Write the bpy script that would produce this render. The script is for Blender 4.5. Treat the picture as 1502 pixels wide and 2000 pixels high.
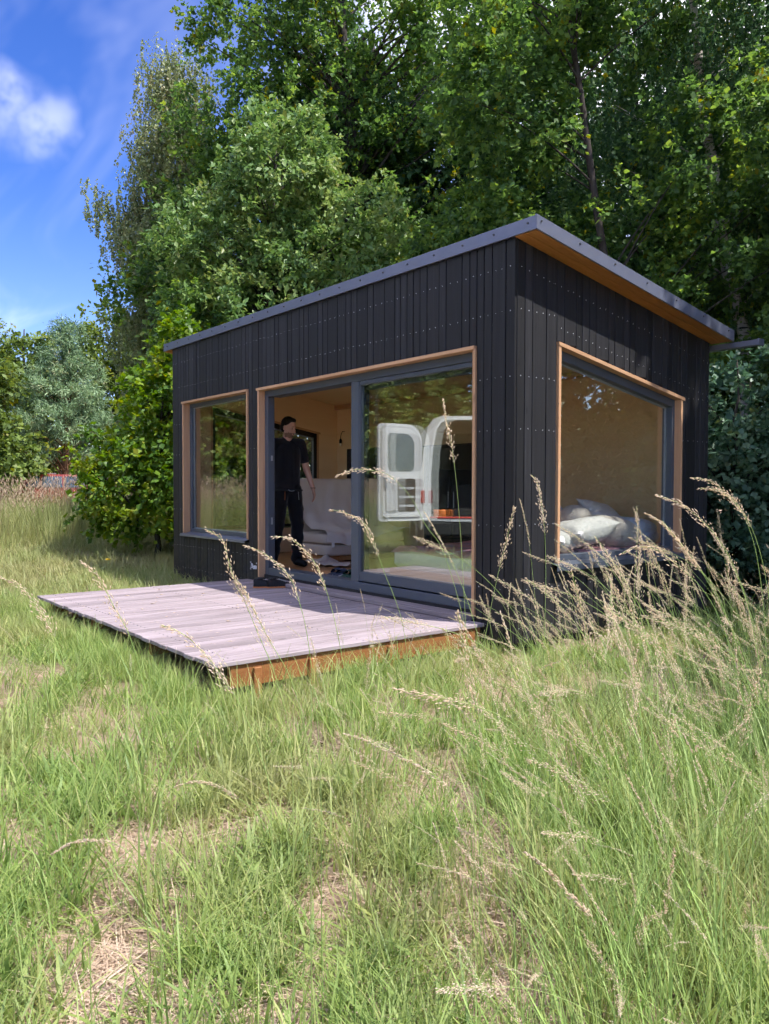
import bpy, math, random
import numpy as np
from mathutils import Matrix, Vector

for o in list(bpy.data.objects):
    bpy.data.objects.remove(o, do_unlink=True)
scene = bpy.context.scene
COL = scene.collection
R_ = math.radians

# ------------------------------------------------------------------ camera
CAM = np.array([4.095, -4.565, 1.350])
YAW, PITCH, ROLL = R_(51.296), R_(-1.776), R_(0.114)
fw = Vector((-math.sin(YAW) * math.cos(PITCH), math.cos(YAW) * math.cos(PITCH), math.sin(PITCH)))
rt = Vector((math.cos(YAW), math.sin(YAW), 0))
up = rt.cross(fw)
rt2 = rt * math.cos(ROLL) + up * math.sin(ROLL)
up2 = up * math.cos(ROLL) - rt * math.sin(ROLL)
cd = bpy.data.cameras.new('camera')
cam = bpy.data.objects.new('camera', cd)
COL.objects.link(cam)
cam.matrix_world = Matrix(((rt2.x, up2.x, -fw.x, CAM[0]), (rt2.y, up2.y, -fw.y, CAM[1]), (rt2.z, up2.z, -fw.z, CAM[2]), (0, 0, 0, 1)))
cd.sensor_fit = 'VERTICAL'
cd.sensor_height = 36.0
cd.sensor_width = 36.0
cd.lens = 1529.4 / 2000 * 36.0
cd.clip_start = 0.05
cd.clip_end = 3000
scene.camera = cam

# ------------------------------------------------------------------ render / exposure
scene.view_settings.view_transform = 'Standard'
scene.view_settings.look = 'None'
scene.view_settings.exposure = 1.58
scene.view_settings.gamma = 1.0
scene.view_settings.use_curve_mapping = False
cy = scene.cycles
cy.use_denoising = True
cy.denoiser = 'OPENIMAGEDENOISE'
cy.denoising_input_passes = 'RGB_ALBEDO_NORMAL'
cy.max_bounces = 9
cy.diffuse_bounces = 6
cy.glossy_bounces = 3
cy.transmission_bounces = 3
cy.transparent_max_bounces = 16
cy.use_adaptive_sampling = True
cy.adaptive_threshold = 0.03
cy.adaptive_min_samples = 12
cy.use_light_tree = False
scene.render.use_persistent_data = False
cy.sample_clamp_indirect = 8
cy.caustics_reflective = False
cy.caustics_refractive = False

# ------------------------------------------------------------------ sun and sky
SUN_EL, SUN_AZ = R_(58.8), R_(23.2)            # azimuth counted from +X towards +Y
SUN = Vector((math.cos(SUN_EL) * math.cos(SUN_AZ), math.cos(SUN_EL) * math.sin(SUN_AZ), math.sin(SUN_EL)))
sd = bpy.data.lights.new('sun', 'SUN')
sd.energy = 2.65
sd.angle = R_(0.53)
sd.color = (1.0, 0.965, 0.91)
so = bpy.data.objects.new('sun', sd)
COL.objects.link(so)
so.location = (8, 4, 14)
so.rotation_euler = (-SUN).to_track_quat('-Z', 'Y').to_euler()

world = bpy.data.worlds.new('World')
scene.world = world
world.use_nodes = True
world.cycles.sampling_method = 'MANUAL'
world.cycles.sample_map_resolution = 512
wt = world.node_tree
wt.nodes.clear()


class G:
    """tiny node-graph helper"""
    def __init__(s, tree):
        s.t = tree

    def n(s, typ, **kw):
        nd = s.t.nodes.new(typ)
        for k, v in kw.items():
            if k.startswith('_'):
                setattr(nd, k[1:], v)
            else:
                s.set(nd, k, v)
        return nd

    def set(s, nd, key, v):
        key = int(key[1:]) if key[0] == 'i' and key[1:].isdigit() else key.replace('__', ' ')
        inp = nd.inputs[key]
        if isinstance(v, bpy.types.NodeSocket):
            s.t.links.new(v, inp)
        elif isinstance(v, bpy.types.Node):
            s.t.links.new(v.outputs[0], inp)
        else:
            if hasattr(inp.default_value, '__len__') and len(inp.default_value) == 4 and hasattr(v, '__len__') and len(v) == 3:
                v = (*v, 1)
            inp.default_value = v

    def math(s, op, a, b=None, c=None, clamp=False):
        nd = s.t.nodes.new('ShaderNodeMath')
        nd.operation = op
        nd.use_clamp = clamp
        for i, v in enumerate((a, b, c)):
            if v is not None:
                s.set(nd, f'i{i}', v)
        return nd.outputs[0]

    def vmath(s, op, a, b=None, out=0):
        nd = s.t.nodes.new('ShaderNodeVectorMath')
        nd.operation = op
        for i, v in enumerate((a, b)):
            if v is not None:
                s.set(nd, f'i{i}', v)
        return nd.outputs[out]

    def mix(s, f, a, b, blend='MIX'):
        nd = s.t.nodes.new('ShaderNodeMix')
        nd.data_type = 'RGBA'
        nd.blend_type = blend
        s.set(nd, 'i0', f)
        for idx, v in ((6, a), (7, b)):
            s.set(nd, f'i{idx}', v)
        return nd.outputs[2]

    def noise(s, vec, scale=5.0, detail=3.0, rough=0.55, dist=0.0, out=0):
        nd = s.t.nodes.new('ShaderNodeTexNoise')
        if vec is not None:
            s.set(nd, 'Vector', vec)
        nd.inputs['Scale'].default_value = scale
        nd.inputs['Detail'].default_value = detail
        nd.inputs['Roughness'].default_value = rough
        nd.inputs['Distortion'].default_value = dist
        return nd.outputs[out]

    def ramp(s, f, stops):
        nd = s.t.nodes.new('ShaderNodeValToRGB')
        cr = nd.color_ramp
        while len(cr.elements) < len(stops):
            cr.elements.new(0.5)
        for e, (p, c) in zip(cr.elements, stops):
            e.position = p
            e.color = c if len(c) == 4 else (*c, 1)
        s.set(nd, 'Fac', f)
        return nd.outputs[0]

    def smooth(s, v, a, b):
        nd = s.t.nodes.new('ShaderNodeMapRange')
        nd.interpolation_type = 'SMOOTHSTEP'
        s.set(nd, 'Value', v)
        nd.inputs[1].default_value = a
        nd.inputs[2].default_value = b
        return nd.outputs[0]

    def mapping(s, vec, scale=(1, 1, 1), loc=(0, 0, 0), rot=(0, 0, 0)):
        nd = s.t.nodes.new('ShaderNodeMapping')
        s.set(nd, 'Vector', vec)
        nd.inputs['Scale'].default_value = scale
        nd.inputs['Location'].default_value = loc
        nd.inputs['Rotation'].default_value = rot
        return nd.outputs[0]


g = G(wt)
sky = g.n('ShaderNodeTexSky', _sky_type='NISHITA', _sun_disc=False)
sky.sun_elevation = SUN_EL
sky.sun_rotation = math.pi / 2 - SUN_AZ
sky.altitude = 100
sky.air_density = 1.0
sky.dust_density = 0.35
sky.ozone_density = 3.5
tc = g.n('ShaderNodeTexCoord')
dirv = tc.outputs['Generated']
CLOUD_OFF = (9.395, 18.395, 0.0)
# thin high cirrus, laid out on a plane overhead
sep = g.n('ShaderNodeSeparateXYZ', Vector=dirv)
zc = g.math('MAXIMUM', sep.outputs[2], 0.02)
inv = g.math('DIVIDE', 1.0, g.math('ADD', zc, 0.10))
flat = g.vmath('MULTIPLY', dirv, g.n('ShaderNodeCombineXYZ', X=inv, Y=inv, Z=0.0))
cir = g.noise(g.mapping(flat, (0.55, 1.5, 1), (3.1, 0.4, 0), (0, 0, 0.5)), 1.3, 4, 0.62, 0.9)
cirm = g.math('MULTIPLY', g.smooth(cir, 0.40, 0.80), 0.46)
lowm = g.math('MULTIPLY', g.math('SUBTRACT', 1.0, g.smooth(sep.outputs[2], 0.0, 0.36)), 0.16)
cirm = g.math('ADD', cirm, lowm, clamp=True)
# scattered small cumulus: warped blobs at a few bearings
warp = g.vmath('ADD', dirv, g.vmath('SCALE', g.vmath('SUBTRACT', g.noise(dirv, 9, 3, 0.6, 0.0, out=1), (0.5, 0.5, 0.5)), None))
wnode = warp.node.inputs[1].links[0].from_node
wnode.inputs['Scale'].default_value = 0.10
cum = None
for (d, r) in (((-.899, .200, .392), .036), ((-.873, .240, .378), .030), ((-.935, .13, .38), .036), ((-.845, .14, .50), .022)):
    v = Vector(d).normalized()
    dd = g.vmath('DISTANCE', warp, tuple(v), out=1)
    m = g.math('SUBTRACT', 1.0, g.smooth(dd, r * 0.2, r * 1.55))
    cum = m if cum is None else g.math('MAXIMUM', cum, m)
cum = g.math('MULTIPLY', g.math('MULTIPLY', cum, g.smooth(g.noise(dirv, 22, 3, 0.65), 0.15, 0.65)), 0.20)
# fair-weather cumulus assumed over the mostly unseen sky, to give neutral fill
fld = g.noise(g.mapping(flat, (1, 1, 1), CLOUD_OFF), 0.62, 4, 0.52, 0.25)
fair = g.math('MULTIPLY', g.smooth(fld, 0.475, 0.60), g.smooth(sep.outputs[2], 0.22, 0.42))
cloud = g.math('MAXIMUM', g.math('MAXIMUM', g.math('MULTIPLY', cirm, 0.30), cum), g.math('MULTIPLY', fair, 0.9))
skyc = g.n('ShaderNodeHueSaturation', Color=sky.outputs[0])
skyc.inputs['Saturation'].default_value = 1.30
skyc.inputs['Hue'].default_value = 0.522
bg1 = g.n('ShaderNodeBackground', Color=skyc.outputs[0], Strength=0.082)
bg2 = g.n('ShaderNodeBackground', Color=(0.96, 0.95, 1.0), Strength=0.95)
mx = g.n('ShaderNodeMixShader', i0=cloud, i1=bg1, i2=bg2)
g.n('ShaderNodeOutputWorld', Surface=mx)

# ------------------------------------------------------------------ object helpers
def tag(o, label=None, cat=None, group=None, kind=None):
    for k, v in (('label', label), ('category', cat), ('group', group), ('kind', kind)):
        if v:
            o[k] = v
    return o


def wm(o):
    m = o.matrix_basis.copy()
    if o.parent:
        m = wm(o.parent) @ o.matrix_parent_inverse @ m
    return m


def link(name, data, parent=None, world_verts=True):
    o = bpy.data.objects.new(name, data)
    COL.objects.link(o)
    if parent is not None:
        o.parent = parent
        if world_verts:
            o.matrix_parent_inverse = wm(parent).inverted()
    return o


def empty(name, loc=(0, 0, 0), rz=0.0):
    o = bpy.data.objects.new(name, None)
    COL.objects.link(o)
    o.location = loc
    o.rotation_euler = (0, 0, rz)
    o.empty_display_size = 0.2
    return o


def sstep(a, b, x):
    t = np.clip((x - a) / (b - a), 0, 1)
    return t * t * (3 - 2 * t)


class MB:
    """collects geometry for one mesh object"""
    def __init__(s):
        s.v, s.f = [], []

    def add(s, vs, fs):
        b = len(s.v)
        s.v += [tuple(map(float, p)) for p in vs]
        s.f += [tuple(b + i for i in f) for f in fs]
        return s

    def box(s, x0, x1, y0, y1, z0, z1, c=0.0):
        """box, with chamfered edges when c > 0"""
        if c <= 0:
            vs = [(x, y, z) for z in (z0, z1) for y in (y0, y1) for x in (x0, x1)]
            return s.add(vs, [(0, 2, 3, 1), (4, 5, 7, 6), (0, 1, 5, 4), (2, 6, 7, 3), (0, 4, 6, 2), (1, 3, 7, 5)])
        lo, hi = (x0, y0, z0), (x1, y1, z1)
        vs, idx = [], {}
        for cx in (0, 1):
            for cyy in (0, 1):
                for cz in (0, 1):
                    k = (cx, cyy, cz)
                    for ax in range(3):
                        p = [0, 0, 0]
                        for a in range(3):
                            e = (lo, hi)[k[a]][a]
                            p[a] = e if a == ax else e + (c if k[a] == 0 else -c)
                        idx[(k, ax)] = len(vs)
                        vs.append(p)
        fs = []
        for ax in range(3):
            a, b = (ax + 1) % 3, (ax + 2) % 3
            for sd_ in (0, 1):
                q = []
                for (i, j) in ((0, 0), (1, 0), (1, 1), (0, 1)):
                    k = [0, 0, 0]
                    k[ax], k[a], k[b] = sd_, i, j
                    q.append(idx[(tuple(k), ax)])
                fs.append(tuple(q) if sd_ else tuple(reversed(q)))
        for ax in range(3):
            a, b = (ax + 1) % 3, (ax + 2) % 3
            for i in (0, 1):
                for j in (0, 1):
                    k0, k1 = [0, 0, 0], [0, 0, 0]
                    k0[a] = k1[a] = i
                    k0[b] = k1[b] = j
                    k0[ax], k1[ax] = 0, 1
                    k0, k1 = tuple(k0), tuple(k1)
                    q = (idx[(k0, a)], idx[(k1, a)], idx[(k1, b)], idx[(k0, b)])
                    fs.append(q if (i + j) % 2 else tuple(reversed(q)))
        for k in [(i, j, l) for i in (0, 1) for j in (0, 1) for l in (0, 1)]:
            t = (idx[(k, 0)], idx[(k, 1)], idx[(k, 2)])
            fs.append(t if sum(k) % 2 else tuple(reversed(t)))
        return s.add(vs, fs)

    def prism(s, poly, axis, a, b):
        """extrude a 2-D polygon (in the two other axes, cyclic order) along axis from a to b"""
        n = len(poly)
        vs = []
        for h in (a, b):
            for (p, q) in poly:
                if axis == 0:
                    vs.append((h, p, q))
                elif axis == 1:
                    vs.append((p, h, q))
                else:
                    vs.append((p, q, h))
        fs = [tuple(reversed(range(n))), tuple(range(n, 2 * n))]
        fs += [(i, (i + 1) % n, n + (i + 1) % n, n + i) for i in range(n)]
        return s.add(vs, fs)

    def tube(s, path, rad, n=8, caps=True):
        P = np.array(path, float)
        rad = np.broadcast_to(np.array(rad, float), (len(P),))
        T = np.gradient(P, axis=0)
        T /= np.linalg.norm(T, axis=1)[:, None] + 1e-9
        ref = np.array([0.0, 0, 1]) if abs(T[0][2]) < 0.9 else np.array([1.0, 0, 0])
        vs = []
        u = np.cross(T[0], ref)
        u /= np.linalg.norm(u)
        for i in range(len(P)):
            u = u - T[i] * (u @ T[i])
            u /= np.linalg.norm(u) + 1e-9
            w = np.cross(T[i], u)
            for k in range(n):
                a = 2 * math.pi * k / n
                vs.append(P[i] + rad[i] * (math.cos(a) * u + math.sin(a) * w))
        fs = []
        for i in range(len(P) - 1):
            for k in range(n):
                a, b = i * n + k, i * n + (k + 1) % n
                fs.append((a, b, b + n, a + n))
        if caps:
            fs.append(tuple(reversed(range(n))))
            fs.append(tuple(range((len(P) - 1) * n, len(P) * n)))
        return s.add(vs, fs)

    def ball(s, c, r, nu=12, nv=8, e=1.0):
        """ellipsoid / superellipsoid"""
        c = np.array(c, float)
        r = np.broadcast_to(np.array(r, float), (3,))
        pw = lambda t: math.copysign(abs(t) ** e, t)
        vs = [c + r * np.array([0, 0, -1])]
        for j in range(1, nv):
            ph = -math.pi / 2 + math.pi * j / nv
            for i in range(nu):
                th = 2 * math.pi * i / nu
                vs.append(c + r * np.array([pw(math.cos(ph)) * pw(math.cos(th)), pw(math.cos(ph)) * pw(math.sin(th)), pw(math.sin(ph))]))
        vs.append(c + r * np.array([0, 0, 1]))
        fs = []
        for i in range(nu):
            fs.append((0, 1 + (i + 1) % nu, 1 + i))
            fs.append((len(vs) - 1, 1 + (nv - 2) * nu + i, 1 + (nv - 2) * nu + (i + 1) % nu))
        for j in range(nv - 2):
            for i in range(nu):
                a, b = 1 + j * nu + i, 1 + j * nu + (i + 1) % nu
                fs.append((a, b, b + nu, a + nu))
        return s.add(vs, fs)

    def xf(s, m, start=0):
        for i in range(start, len(s.v)):
            s.v[i] = tuple(m @ Vector(s.v[i]))
        return s

    def mesh(s, name, mat_=None, smooth=False):
        me = bpy.data.meshes.new(name)
        me.from_pydata(s.v, [], s.f)
        me.update()
        for m in (mat_ if isinstance(mat_, (list, tuple)) else [mat_]):
            if m:
                me.materials.append(m)
        if smooth:
            me.polygons.foreach_set('use_smooth', [True] * len(me.polygons))
        return me

    def build(s, name, mat_, parent=None, smooth=False, world_verts=True):
        return link(name, s.mesh(name, mat_, smooth), parent, world_verts)


def np_mesh(name, V, F, mats, attrs=None, mat_idx=None):
    """triangle mesh from numpy arrays; attrs = {name: per-vertex floats}"""
    me = bpy.data.meshes.new(name)
    V = np.asarray(V, np.float32)
    F = np.asarray(F, np.int32)
    k = F.shape[1]
    me.vertices.add(len(V))
    me.vertices.foreach_set('co', V.ravel())
    me.loops.add(F.size)
    me.loops.foreach_set('vertex_index', F.ravel())
    me.polygons.add(len(F))
    me.polygons.foreach_set('loop_start', np.arange(0, F.size, k, dtype=np.int32))
    if mat_idx is not None:
        me.polygons.foreach_set('material_index', np.asarray(mat_idx, np.int32))
    me.update(calc_edges=True)
    for m in mats:
        me.materials.append(m)
    for an, av in (attrs or {}).items():
        at = me.attributes.new(an, 'FLOAT', 'POINT')
        at.data.foreach_set('value', np.asarray(av, np.float32))
    return me


# ------------------------------------------------------------------ materials
def newmat(name):
    m = bpy.data.materials.new(name)
    m.use_nodes = True
    m.node_tree.nodes.clear()
    return m, G(m.node_tree)


def finish(g, color, rough=0.6, bump=None, bump_s=0.3, bump_d=0.01, metallic=0.0, spec=0.5, **kw):
    p = g.n('ShaderNodeBsdfPrincipled')
    g.set(p, 'Base Color', color)
    g.set(p, 'Roughness', rough)
    g.set(p, 'Metallic', metallic)
    g.set(p, 'Specular IOR Level', spec)
    for k, v in kw.items():
        g.set(p, k.replace('_', ' '), v)
    if bump is not None:
        b = g.n('ShaderNodeBump', Height=bump, Strength=bump_s, Distance=bump_d)
        g.set(p, 'Normal', b.outputs[0])
    g.n('ShaderNodeOutputMaterial', Surface=p)
    return p


def plain(name, col, rough=0.6, var=0.12, scale=30, metallic=0.0, spec=0.5, bump=0.15, bd=0.002):
    m, g = newmat(name)
    t = g.n('ShaderNodeTexCoord').outputs['Object']
    n = g.noise(t, scale, 4, 0.6)
    c = g.mix(n, tuple(x * (1 - var) for x in col), tuple(min(1, x * (1 + var)) for x in col))
    finish(g, c, rough, n, bump, bd, metallic, spec)
    return m


def wood(name, c1, c2, axis=2, rough=0.65, gscale=1.0, bump=0.35, knots=0.0, spec=0.3, objvar=0.25, weather=None, splash=None):
    """plank wood with grain along the axis; every object gets its own stretch of it"""
    m, g = newmat(name)
    t = g.n('ShaderNodeTexCoord').outputs['Object']
    oi = g.n('ShaderNodeObjectInfo')
    rnd = oi.outputs['Random']
    off = g.math('MULTIPLY', rnd, 37.0)
    t = g.vmath('ADD', t, g.n('ShaderNodeCombineXYZ', X=off, Y=off, Z=off))
    sc = [38 * gscale] * 3
    sc[axis] = 1.3 * gscale
    n1 = g.noise(g.mapping(t, tuple(sc)), 1.0, 5, 0.65, 0.5)
    sc2 = [150 * gscale] * 3
    sc2[axis] = 3 * gscale
    n2 = g.noise(g.mapping(t, tuple(sc2)), 1.0, 3, 0.6)
    f = g.math('ADD', g.math('MULTIPLY', n1, 0.7), g.math('MULTIPLY', n2, 0.3))
    c = g.ramp(f, [(0.30, c1), (0.70, c2)])
    if weather:
        sc3 = [5] * 3
        sc3[axis] = 1.1
        w = g.noise(g.mapping(t, tuple(sc3)), 1.0, 4, 0.6)
        c = g.mix(g.smooth(w, 0.42, 0.75), c, weather)
    if knots:
        sk = [7.0] * 3
        sk[axis] = 2.2
        vo = g.n('ShaderNodeTexVoronoi', Vector=g.mapping(t, tuple(sk)), Scale=1.0)
        k = g.math('SUBTRACT', 1.0, g.smooth(vo.outputs['Distance'], 0.03, 0.11))
        c = g.mix(g.math('MULTIPLY', k, knots), c, tuple(x * 0.35 for x in c1))
    v = g.math('ADD', g.math('MULTIPLY', rnd, objvar), 1.0 - objvar / 2)
    if splash:      # dried mud splashed up from the ground, and rain streaks
        t0 = g.n('ShaderNodeTexCoord').outputs['Object']
        zz = g.n('ShaderNodeSeparateXYZ', Vector=t0).outputs[2]
        sn = g.noise(t0, 16, 5, 0.7)
        sm = g.math('MULTIPLY', g.smooth(g.math('SUBTRACT', sn, g.math('MULTIPLY', zz, 0.42)), 0.30, 0.52), 0.55)
        c = g.mix(sm, c, splash)
        st = g.noise(g.mapping(t0, (26, 26, 0.9)), 1.0, 4, 0.7)
        c = g.mix(g.math('MULTIPLY', g.smooth(st, 0.58, 0.78), 0.35), c, tuple(x * 2.4 for x in c2))
    hv = g.n('ShaderNodeHueSaturation', Color=c, Value=v)
    finish(g, hv.outputs[0], rough, f, bump, 0.004, 0, spec)
    return m


M = {}
M['clad'] = wood('black_stained_wood', (0.0066, 0.0066, 0.0078), (0.0252, 0.02478, 0.02856), 2, 0.62, 0.8, 0.6, 0.7, 0.35, 0.85, splash=(0.055, 0.045, 0.036))
M['wallcore'] = plain('dark_wall_membrane', (0.012, 0.012, 0.014), 0.9)
M['trim'] = wood('larch_trim', (0.44, 0.2332, 0.1188), (0.5984, 0.3696, 0.2156), 2, 0.6, 0.8, 0.3, 0.55)
M['trim_x'] = wood('larch_trim_across', (0.44, 0.2332, 0.1188), (0.5984, 0.3696, 0.2156), 0, 0.6, 0.8, 0.3, 0.55)
M['trim_y'] = wood('larch_trim_along', (0.44, 0.2332, 0.1188), (0.5984, 0.3696, 0.2156), 1, 0.6, 0.8, 0.3, 0.55)
M['soffit'] = wood('oiled_soffit_wood', (0.3168, 0.1276, 0.0352), (0.4576, 0.22, 0.0748), 1, 0.55, 0.7, 0.3, 0.6)
M['joist'] = wood('joist_wood', (0.2317, 0.08479, 0.0264), (0.3707, 0.1606, 0.0572), 1, 0.6, 0.7, 0.3, 0.5)
M['deck'] = wood('weathered_deck_wood', (0.1481, 0.1136, 0.1147), (0.3949, 0.3323, 0.3423), 1, 0.75, 0.75, 0.5, 0.35, 0.2, 0.42, weather=(0.3505, 0.289, 0.3014))
M['deck_x'] = wood('weathered_plank_wood', (0.1678, 0.13, 0.1313), (0.3949, 0.3323, 0.3423), 0, 0.75, 0.75, 0.5, 0.3, 0.2, 0.2)
M['floor'] = wood('oak_floor', (0.36, 0.17, 0.065), (0.52, 0.28, 0.12), 0, 0.4, 0.8, 0.15, 0.2)
M['frame'] = plain('anthracite_frame', (0.0679, 0.08118, 0.1044), 0.42, 0.08, 60, 0.0, 0.5, 0.05)
M['metal'] = plain('slate_metal_flashing', (0.171, 0.1845, 0.2475), 0.33, 0.10, 8, 0.35, 0.5, 0.06)
M['zinc'] = plain('galvanised_steel', (0.42, 0.44, 0.47), 0.4, 0.15, 40, 0.8)
M['steel'] = plain('screw_steel', (0.72, 0.72, 0.74), 0.35, 0.1, 40, 0.6)
M['darkscrew'] = plain('dark_screw', (0.05, 0.055, 0.07), 0.4)
M['spacer'] = plain('light_glazing_spacer', (0.42, 0.45, 0.52), 0.5)
M['black'] = plain('black_paint', (0.012, 0.012, 0.014), 0.5)
M['white'] = plain('white_print', (0.78, 0.78, 0.82), 0.5)

# plywood inside
m, g = newmat('birch_plywood')
t = g.n('ShaderNodeTexCoord').outputs['Object']
oi = g.n('ShaderNodeObjectInfo').outputs['Random']
t2 = g.vmath('ADD', t, g.n('ShaderNodeCombineXYZ', X=oi, Y=oi, Z=g.math('MULTIPLY', oi, 9.0)))
n1 = g.noise(g.mapping(t2, (1.2, 1.2, 7.0)), 1.0, 4, 0.55, 0.3)
n2 = g.noise(t2, 140, 3, 0.6)
c = g.ramp(g.math('ADD', g.math('MULTIPLY', n1, 0.65), g.math('MULTIPLY', n2, 0.35)), [(0.3, (0.76, 0.54, 0.31)), (0.72, (0.84, 0.64, 0.40))])
finish(g, c, 0.6, n2, 0.15, 0.002, 0, 0.3)
M['ply'] = m

# coated glazing: a mirror-like coat over clear transmission
m, g = newmat('coated_glass')
geo = g.n('ShaderNodeNewGeometry')
cosv = g.math('ABSOLUTE', g.vmath('DOT_PRODUCT', geo.outputs['Normal'], geo.outputs['Incoming'], out=1))
R0 = 0.155
lw = g.math('ADD', R0, g.math('MULTIPLY', g.math('POWER', g.math('SUBTRACT', 1.0, cosv), 5.0), 1 - R0))
gl = g.n('ShaderNodeBsdfGlossy', Color=(0.95, 0.98, 0.95), Roughness=0.0)
tr = g.n('ShaderNodeBsdfTransparent', Color=(0.97, 0.985, 0.97))
tt = g.n('ShaderNodeTexCoord').outputs['Object']
bp = g.n('ShaderNodeBump', Height=g.noise(tt, 1.1, 2, 0.5), Strength=0.03, Distance=0.02)
g.set(gl, 'Normal', bp.outputs[0])
mxs = g.n('ShaderNodeMixShader', i0=lw, i1=tr, i2=gl)
g.n('ShaderNodeOutputMaterial', Surface=mxs)
M['glass'] = m

m, g = newmat('tinted_car_glass')
finish(g, (0.10, 0.14, 0.17), 0.06, spec=0.8)
M['carglass'] = m


def fabric(name, c1, c2, scale=220, bump=0.6, bd=0.004):
    m, g = newmat(name)
    t = g.n('ShaderNodeTexCoord').outputs['Object']
    n = g.noise(t, scale, 3, 0.6)
    n2 = g.noise(t, 6, 3, 0.5)
    c = g.mix(g.math('ADD', g.math('MULTIPLY', n, 0.7), g.math('MULTIPLY', n2, 0.3)), c1, c2)
    finish(g, c, 0.95, n, bump, bd, 0, 0.15, Sheen_Weight=0.2)
    return m


M['boucle'] = fabric('white_boucle', (0.66, 0.63, 0.61), (0.88, 0.85, 0.82), 160)
M['boucle_warm'] = fabric('cream_boucle', (0.58, 0.50, 0.44), (0.80, 0.72, 0.65), 160)
M['throw'] = fabric('white_throw', (0.66, 0.63, 0.62), (0.84, 0.81, 0.79), 180)
M['sofa'] = fabric('beige_sofa_fabric', (0.50, 0.42, 0.365), (0.66, 0.575, 0.51), 260, 0.3)
M['duvet'] = fabric('pale_blue_cotton', (0.50, 0.56, 0.72), (0.62, 0.68, 0.84), 40, 0.2)
M['mint'] = fabric('mint_sheepskin', (0.42, 0.52, 0.46), (0.66, 0.74, 0.66), 90, 0.8, 0.01)
M['tee'] = fabric('black_cotton', (0.010, 0.010, 0.013), (0.024, 0.024, 0.030), 300, 0.2, 0.001)
M['trouser'] = fabric('black_twill', (0.009, 0.009, 0.011), (0.020, 0.020, 0.024), 300, 0.2, 0.001)
m, g = newmat('pink_plaid_blanket')
t = g.n('ShaderNodeTexCoord').outputs['Object']
sp = g.n('ShaderNodeSeparateXYZ', Vector=t)
wa = g.math('GREATER_THAN', g.math('SINE', g.math('MULTIPLY', sp.outputs[1], 26.0)), 0.25)
wb = g.math('GREATER_THAN', g.math('SINE', g.math('MULTIPLY', sp.outputs[0], 30.0)), 0.35)
c = g.mix(wa, (0.62, 0.32, 0.40), (0.34, 0.25, 0.36))
c = g.mix(g.math('MULTIPLY', wb, 0.5), c, (0.66, 0.24, 0.26))
n = g.noise(t, 200, 3)
finish(g, c, 0.95, n, 0.4, 0.003, 0, 0.1)
M['plaid'] = m
M['skin'] = plain('skin', (0.66, 0.38, 0.28), 0.5, 0.06, 40)
M['hair'] = plain('dark_brown_hair', (0.018, 0.011, 0.008), 0.7, 0.3, 200, 0, 0.3, 0.8, 0.004)
M['stubble'] = plain('stubbled_skin', (0.27, 0.145, 0.10), 0.7, 0.25, 200)
M['rubber'] = plain('black_rubber', (0.015, 0.015, 0.016), 0.7)
M['shoe'] = plain('black_shoe_mesh', (0.016, 0.016, 0.018), 0.8, 0.4, 150, 0, 0.3, 0.6)
M['orange'] = plain('orange_sole', (0.55, 0.19, 0.055), 0.7)
M['navy'] = plain('navy_foam', (0.022, 0.035, 0.075), 0.75)
M['greenfoam'] = plain('dark_green_foam', (0.012, 0.055, 0.042), 0.75)
M['whitefoam'] = plain('white_rim_foam', (0.72, 0.74, 0.80), 0.7)
M['bulb'] = plain('opal_bulb', (0.82, 0.76, 0.66), 0.3)
M['vanwhite'] = plain('white_van_paint', (0.78, 0.78, 0.80), 0.22, 0.03, 4, 0, 0.6, 0.0)
M['vaninner'] = plain('grey_door_lining', (0.52, 0.52, 0.54), 0.5, 0.1, 9)
M['vandark'] = plain('dark_cargo_lining', (0.025, 0.023, 0.022), 0.8)
M['vanbrown'] = plain('plywood_cargo_wall', (0.11, 0.08, 0.05), 0.7)
M['redmat'] = plain('red_load_edge', (0.55, 0.06, 0.045), 0.6)
M['tail'] = plain('red_tail_light', (0.50, 0.02, 0.02), 0.2)
M['crate_or'] = plain('orange_crate', (0.75, 0.20, 0.03), 0.5)
M['tyre'] = plain('tyre_rubber', (0.02, 0.02, 0.02), 0.8)
M['rim'] = plain('silver_rim', (0.45, 0.46, 0.48), 0.35, 0.05, 10, 0.8)
M['carred'] = plain('faded_red_car_paint', (0.42, 0.075, 0.06), 0.28, 0.15, 3, 0, 0.6, 0.0)
M['yellow'] = plain('yellow_petal', (0.80, 0.50, 0.02), 0.6)


def leafmat(name, dark, mid, light, trans=0.46, rough=0.52, yel=(0.20, 0.20, 0.02), spec=0.28):
    m, g = newmat(name)
    a = g.n('ShaderNodeAttribute', _attribute_name='tint')
    c = g.ramp(a.outputs['Fac'], [(0.0, dark), (0.5, mid), (0.9, light), (1.0, yel)])
    p = g.n('ShaderNodeBsdfPrincipled')
    g.set(p, 'Base Color', c)
    p.inputs['Roughness'].default_value = rough
    p.inputs['Specular IOR Level'].default_value = spec
    hv = g.n('ShaderNodeHueSaturation', Color=c, Value=1.6, Saturation=1.15, Hue=0.485)
    t = g.n('ShaderNodeBsdfTranslucent', Color=hv.outputs[0])
    x = g.n('ShaderNodeMixShader', i0=trans, i1=p, i2=t)
    g.n('ShaderNodeOutputMaterial', Surface=x)
    return m


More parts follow.
